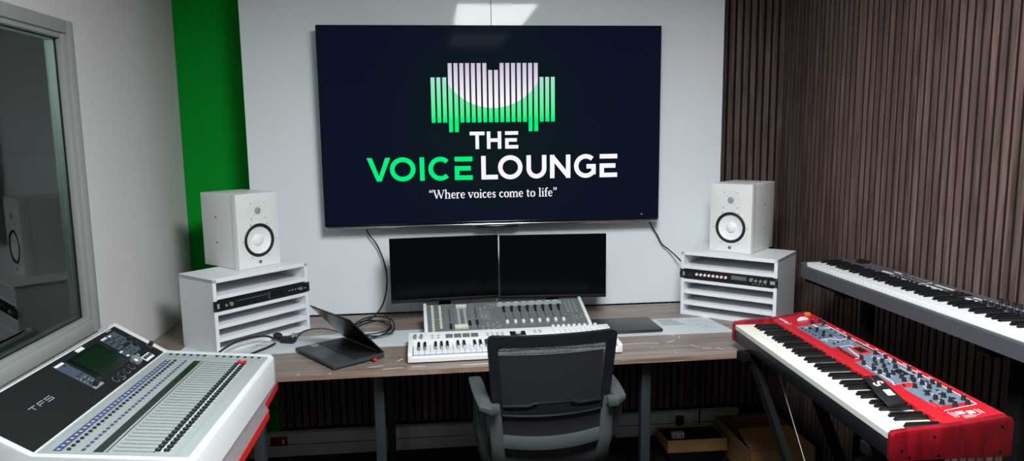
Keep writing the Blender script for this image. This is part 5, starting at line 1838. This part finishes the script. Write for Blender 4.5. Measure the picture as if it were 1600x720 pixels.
# ================================================================== UNDER THE DESK
so = thing('wall_socket', 'red double wall socket on the trunking under the mixing desk end', 'socket', (-1.073, YB - 0.066, 0.048))
b = MB(); b.box((-0.045, -0.006, -0.026), (0.045, -0.0005, 0.026), 'socket_red', bev=0.002); b.build('faceplate', so, label='red faceplate')
b = MB(); b.box((0.016, -0.009, -0.012), (0.030, -0.006, 0.010), 'socket_white', bev=0.001); b.build('switch', so, label='white rocker switch')
so = thing('wall_socket', 'white wall socket on the trunking above the cardboard tray', 'socket', (1.175, YB - 0.066, 0.050))
b = MB(); b.box((-0.060, -0.006, -0.030), (0.045, -0.0005, 0.030), 'socket_white', bev=0.002); b.build('faceplate', so)
b = MB(); b.box((0.000, -0.009, 0.002), (0.012, -0.006, 0.022), 'socket_white', bev=0.001); b.build('switch', so)
pl = thing('mains_plug', 'black mains plug pushed into the white socket under the desk', 'plug', (1.140, YB - 0.073, 0.050))
b = MB(); b.box((-0.022, -0.034, -0.022), (0.022, -0.001, 0.026), 'rubber_black', bev=0.008, seg=3); b.build('body', pl)
b = MB(); b.tube([(0, -0.02, -0.02), (0.004, -0.022, -0.045), (0.010, -0.030, -0.055), (0.012, -0.045, -0.062)], 0.005, 'rubber_black', 8, 6); b.build('cord', pl)
b = MB(); b.tube([(1.262, YB - 0.070, 0.30), (1.263, YB - 0.072, 0.12), (1.26, YB - 0.072, 0.0), (1.262, YB - 0.08, -0.038)], 0.004, 'rubber_black', 8, 4)
tag(b.build('hanging_cord'), 'black cord hanging down the trunking right of the white socket', 'cable')

bx = thing('cardboard_tray', 'flat brown cardboard tray on the floor below the white socket', 'cardboard box', (0.955, -0.215, FLOOR), R(-1))
b = MB()
b.box((0, 0, 0.070), (0.318, 0.004, 0.138), 'cardboard')
b.box((0, 0, 0.070), (0.004, 0.20, 0.130), 'cardboard')
b.box((0.314, 0, 0.070), (0.318, 0.20, 0.130), 'cardboard')
b.box((0, 0.196, 0.070), (0.318, 0.20, 0.130), 'cardboard')
b.box((0, 0, 0.070), (0.318, 0.20, 0.074), 'cardboard_inner')
b.build('tray', bx)
b = MB(); b.box((0.02, 0.02, 0), (0.298, 0.18, 0.070), 'plastic_black', bev=0.004); b.build('dark_filler', bx, label='black block filling the dark space under the tray')  # solid black put where it is dark below the tray
b = MB(); b.box((0.006, 0.006, 0.0745), (0.312, 0.194, 0.124), 'rubber_black', bev=0.006); b.build('dark_filler', bx, label='black filler standing in for the dark inside of the tray')  # solid black added so the tray interior reads dark
ad = thing('plug_adapter', 'small white plug adapter on the cardboard tray', 'adapter', (1.03, -0.150, FLOOR + 0.1245))
b = MB(); b.box((-0.033, -0.016, 0), (0.033, 0.016, 0.032), 'socket_white', bev=0.004); b.build('body', ad)
b = MB(); b.box((-0.02, -0.0166, 0.010), (-0.014, -0.0156, 0.022), 'rubber_black'); b.box((0.012, -0.0166, 0.010), (0.018, -0.0156, 0.022), 'rubber_black'); b.build('slots', ad)
cb = thing('cardboard_box', 'big open brown cardboard box on the floor under the red keyboard', 'cardboard box', (1.30, -0.43, FLOOR), R(0.5))
b = MB()
t_ = 0.005
b.box((0, 0, 0), (0.34, t_, 0.16), 'cardboard'); b.box((0, 0.44, 0), (0.34, 0.44 + t_, 0.16), 'cardboard')
b.box((0, 0, 0), (t_, 0.44, 0.16), 'cardboard'); b.box((0.335, 0, 0), (0.34, 0.44, 0.16), 'cardboard')
b.box((0, 0, 0), (0.34, 0.44, t_), 'cardboard_inner')
b.build('carton', cb)
b = MB()
b.add([(0.004, 0.0, 0.160), (0.336, 0.0, 0.160), (0.30, 0.21, 0.190), (0.03, 0.21, 0.185), (0.004, 0.0, 0.156), (0.336, 0.0, 0.156), (0.30, 0.21, 0.186), (0.03, 0.21, 0.181)], [(0, 1, 2, 3), (7, 6, 5, 4), (0, 4, 5, 1), (1, 5, 6, 2), (2, 6, 7, 3), (3, 7, 4, 0)], 'cardboard')
b.build('flap', cb)
b = MB()
b.add([(0.004, 0.44, 0.160), (0.336, 0.44, 0.160), (0.31, 0.25, 0.235), (0.03, 0.25, 0.225), (0.004, 0.44, 0.156), (0.336, 0.44, 0.156), (0.31, 0.25, 0.231), (0.03, 0.25, 0.221)], [(3, 2, 1, 0), (4, 5, 6, 7), (0, 1, 5, 4), (1, 2, 6, 5), (2, 3, 7, 6), (3, 0, 4, 7)], 'cardboard_inner')
b.build('flap', cb)
bg = thing('cable_bag', 'dark pile of cables on the carpet behind the chair leg', 'cable pile', (0.825, -0.15, FLOOR))
bg['kind'] = 'thing'
b = MB()
rr = random.Random(21)
for q in range(5):
    pts = []
    for i in range(14):
        a = i * 0.9 + q
        pts.append((0.06 * math.cos(a) * (1 + 0.3 * math.sin(q + i)), 0.09 * math.sin(a), 0.010 + 0.012 * q + 0.010 * rr.random()))
    b.tube(pts, 0.006, 'rubber_black', 7, 4)
b.build('cable_loops', bg)
b = MB(); b.tube([(-1.10, -0.02, FLOOR + 0.006), (-1.05, 0.03, FLOOR + 0.006), (-1.01, 0.10, FLOOR + 0.006), (-0.96, 0.08, FLOOR + 0.006), (-1.0, 0.0, FLOOR + 0.006), (-1.12, -0.12, FLOOR + 0.006)], 0.005, 'rubber_black', 8, 6)
tag(b.build('floor_cable'), 'black cable looped on the floor below the red socket', 'cable')
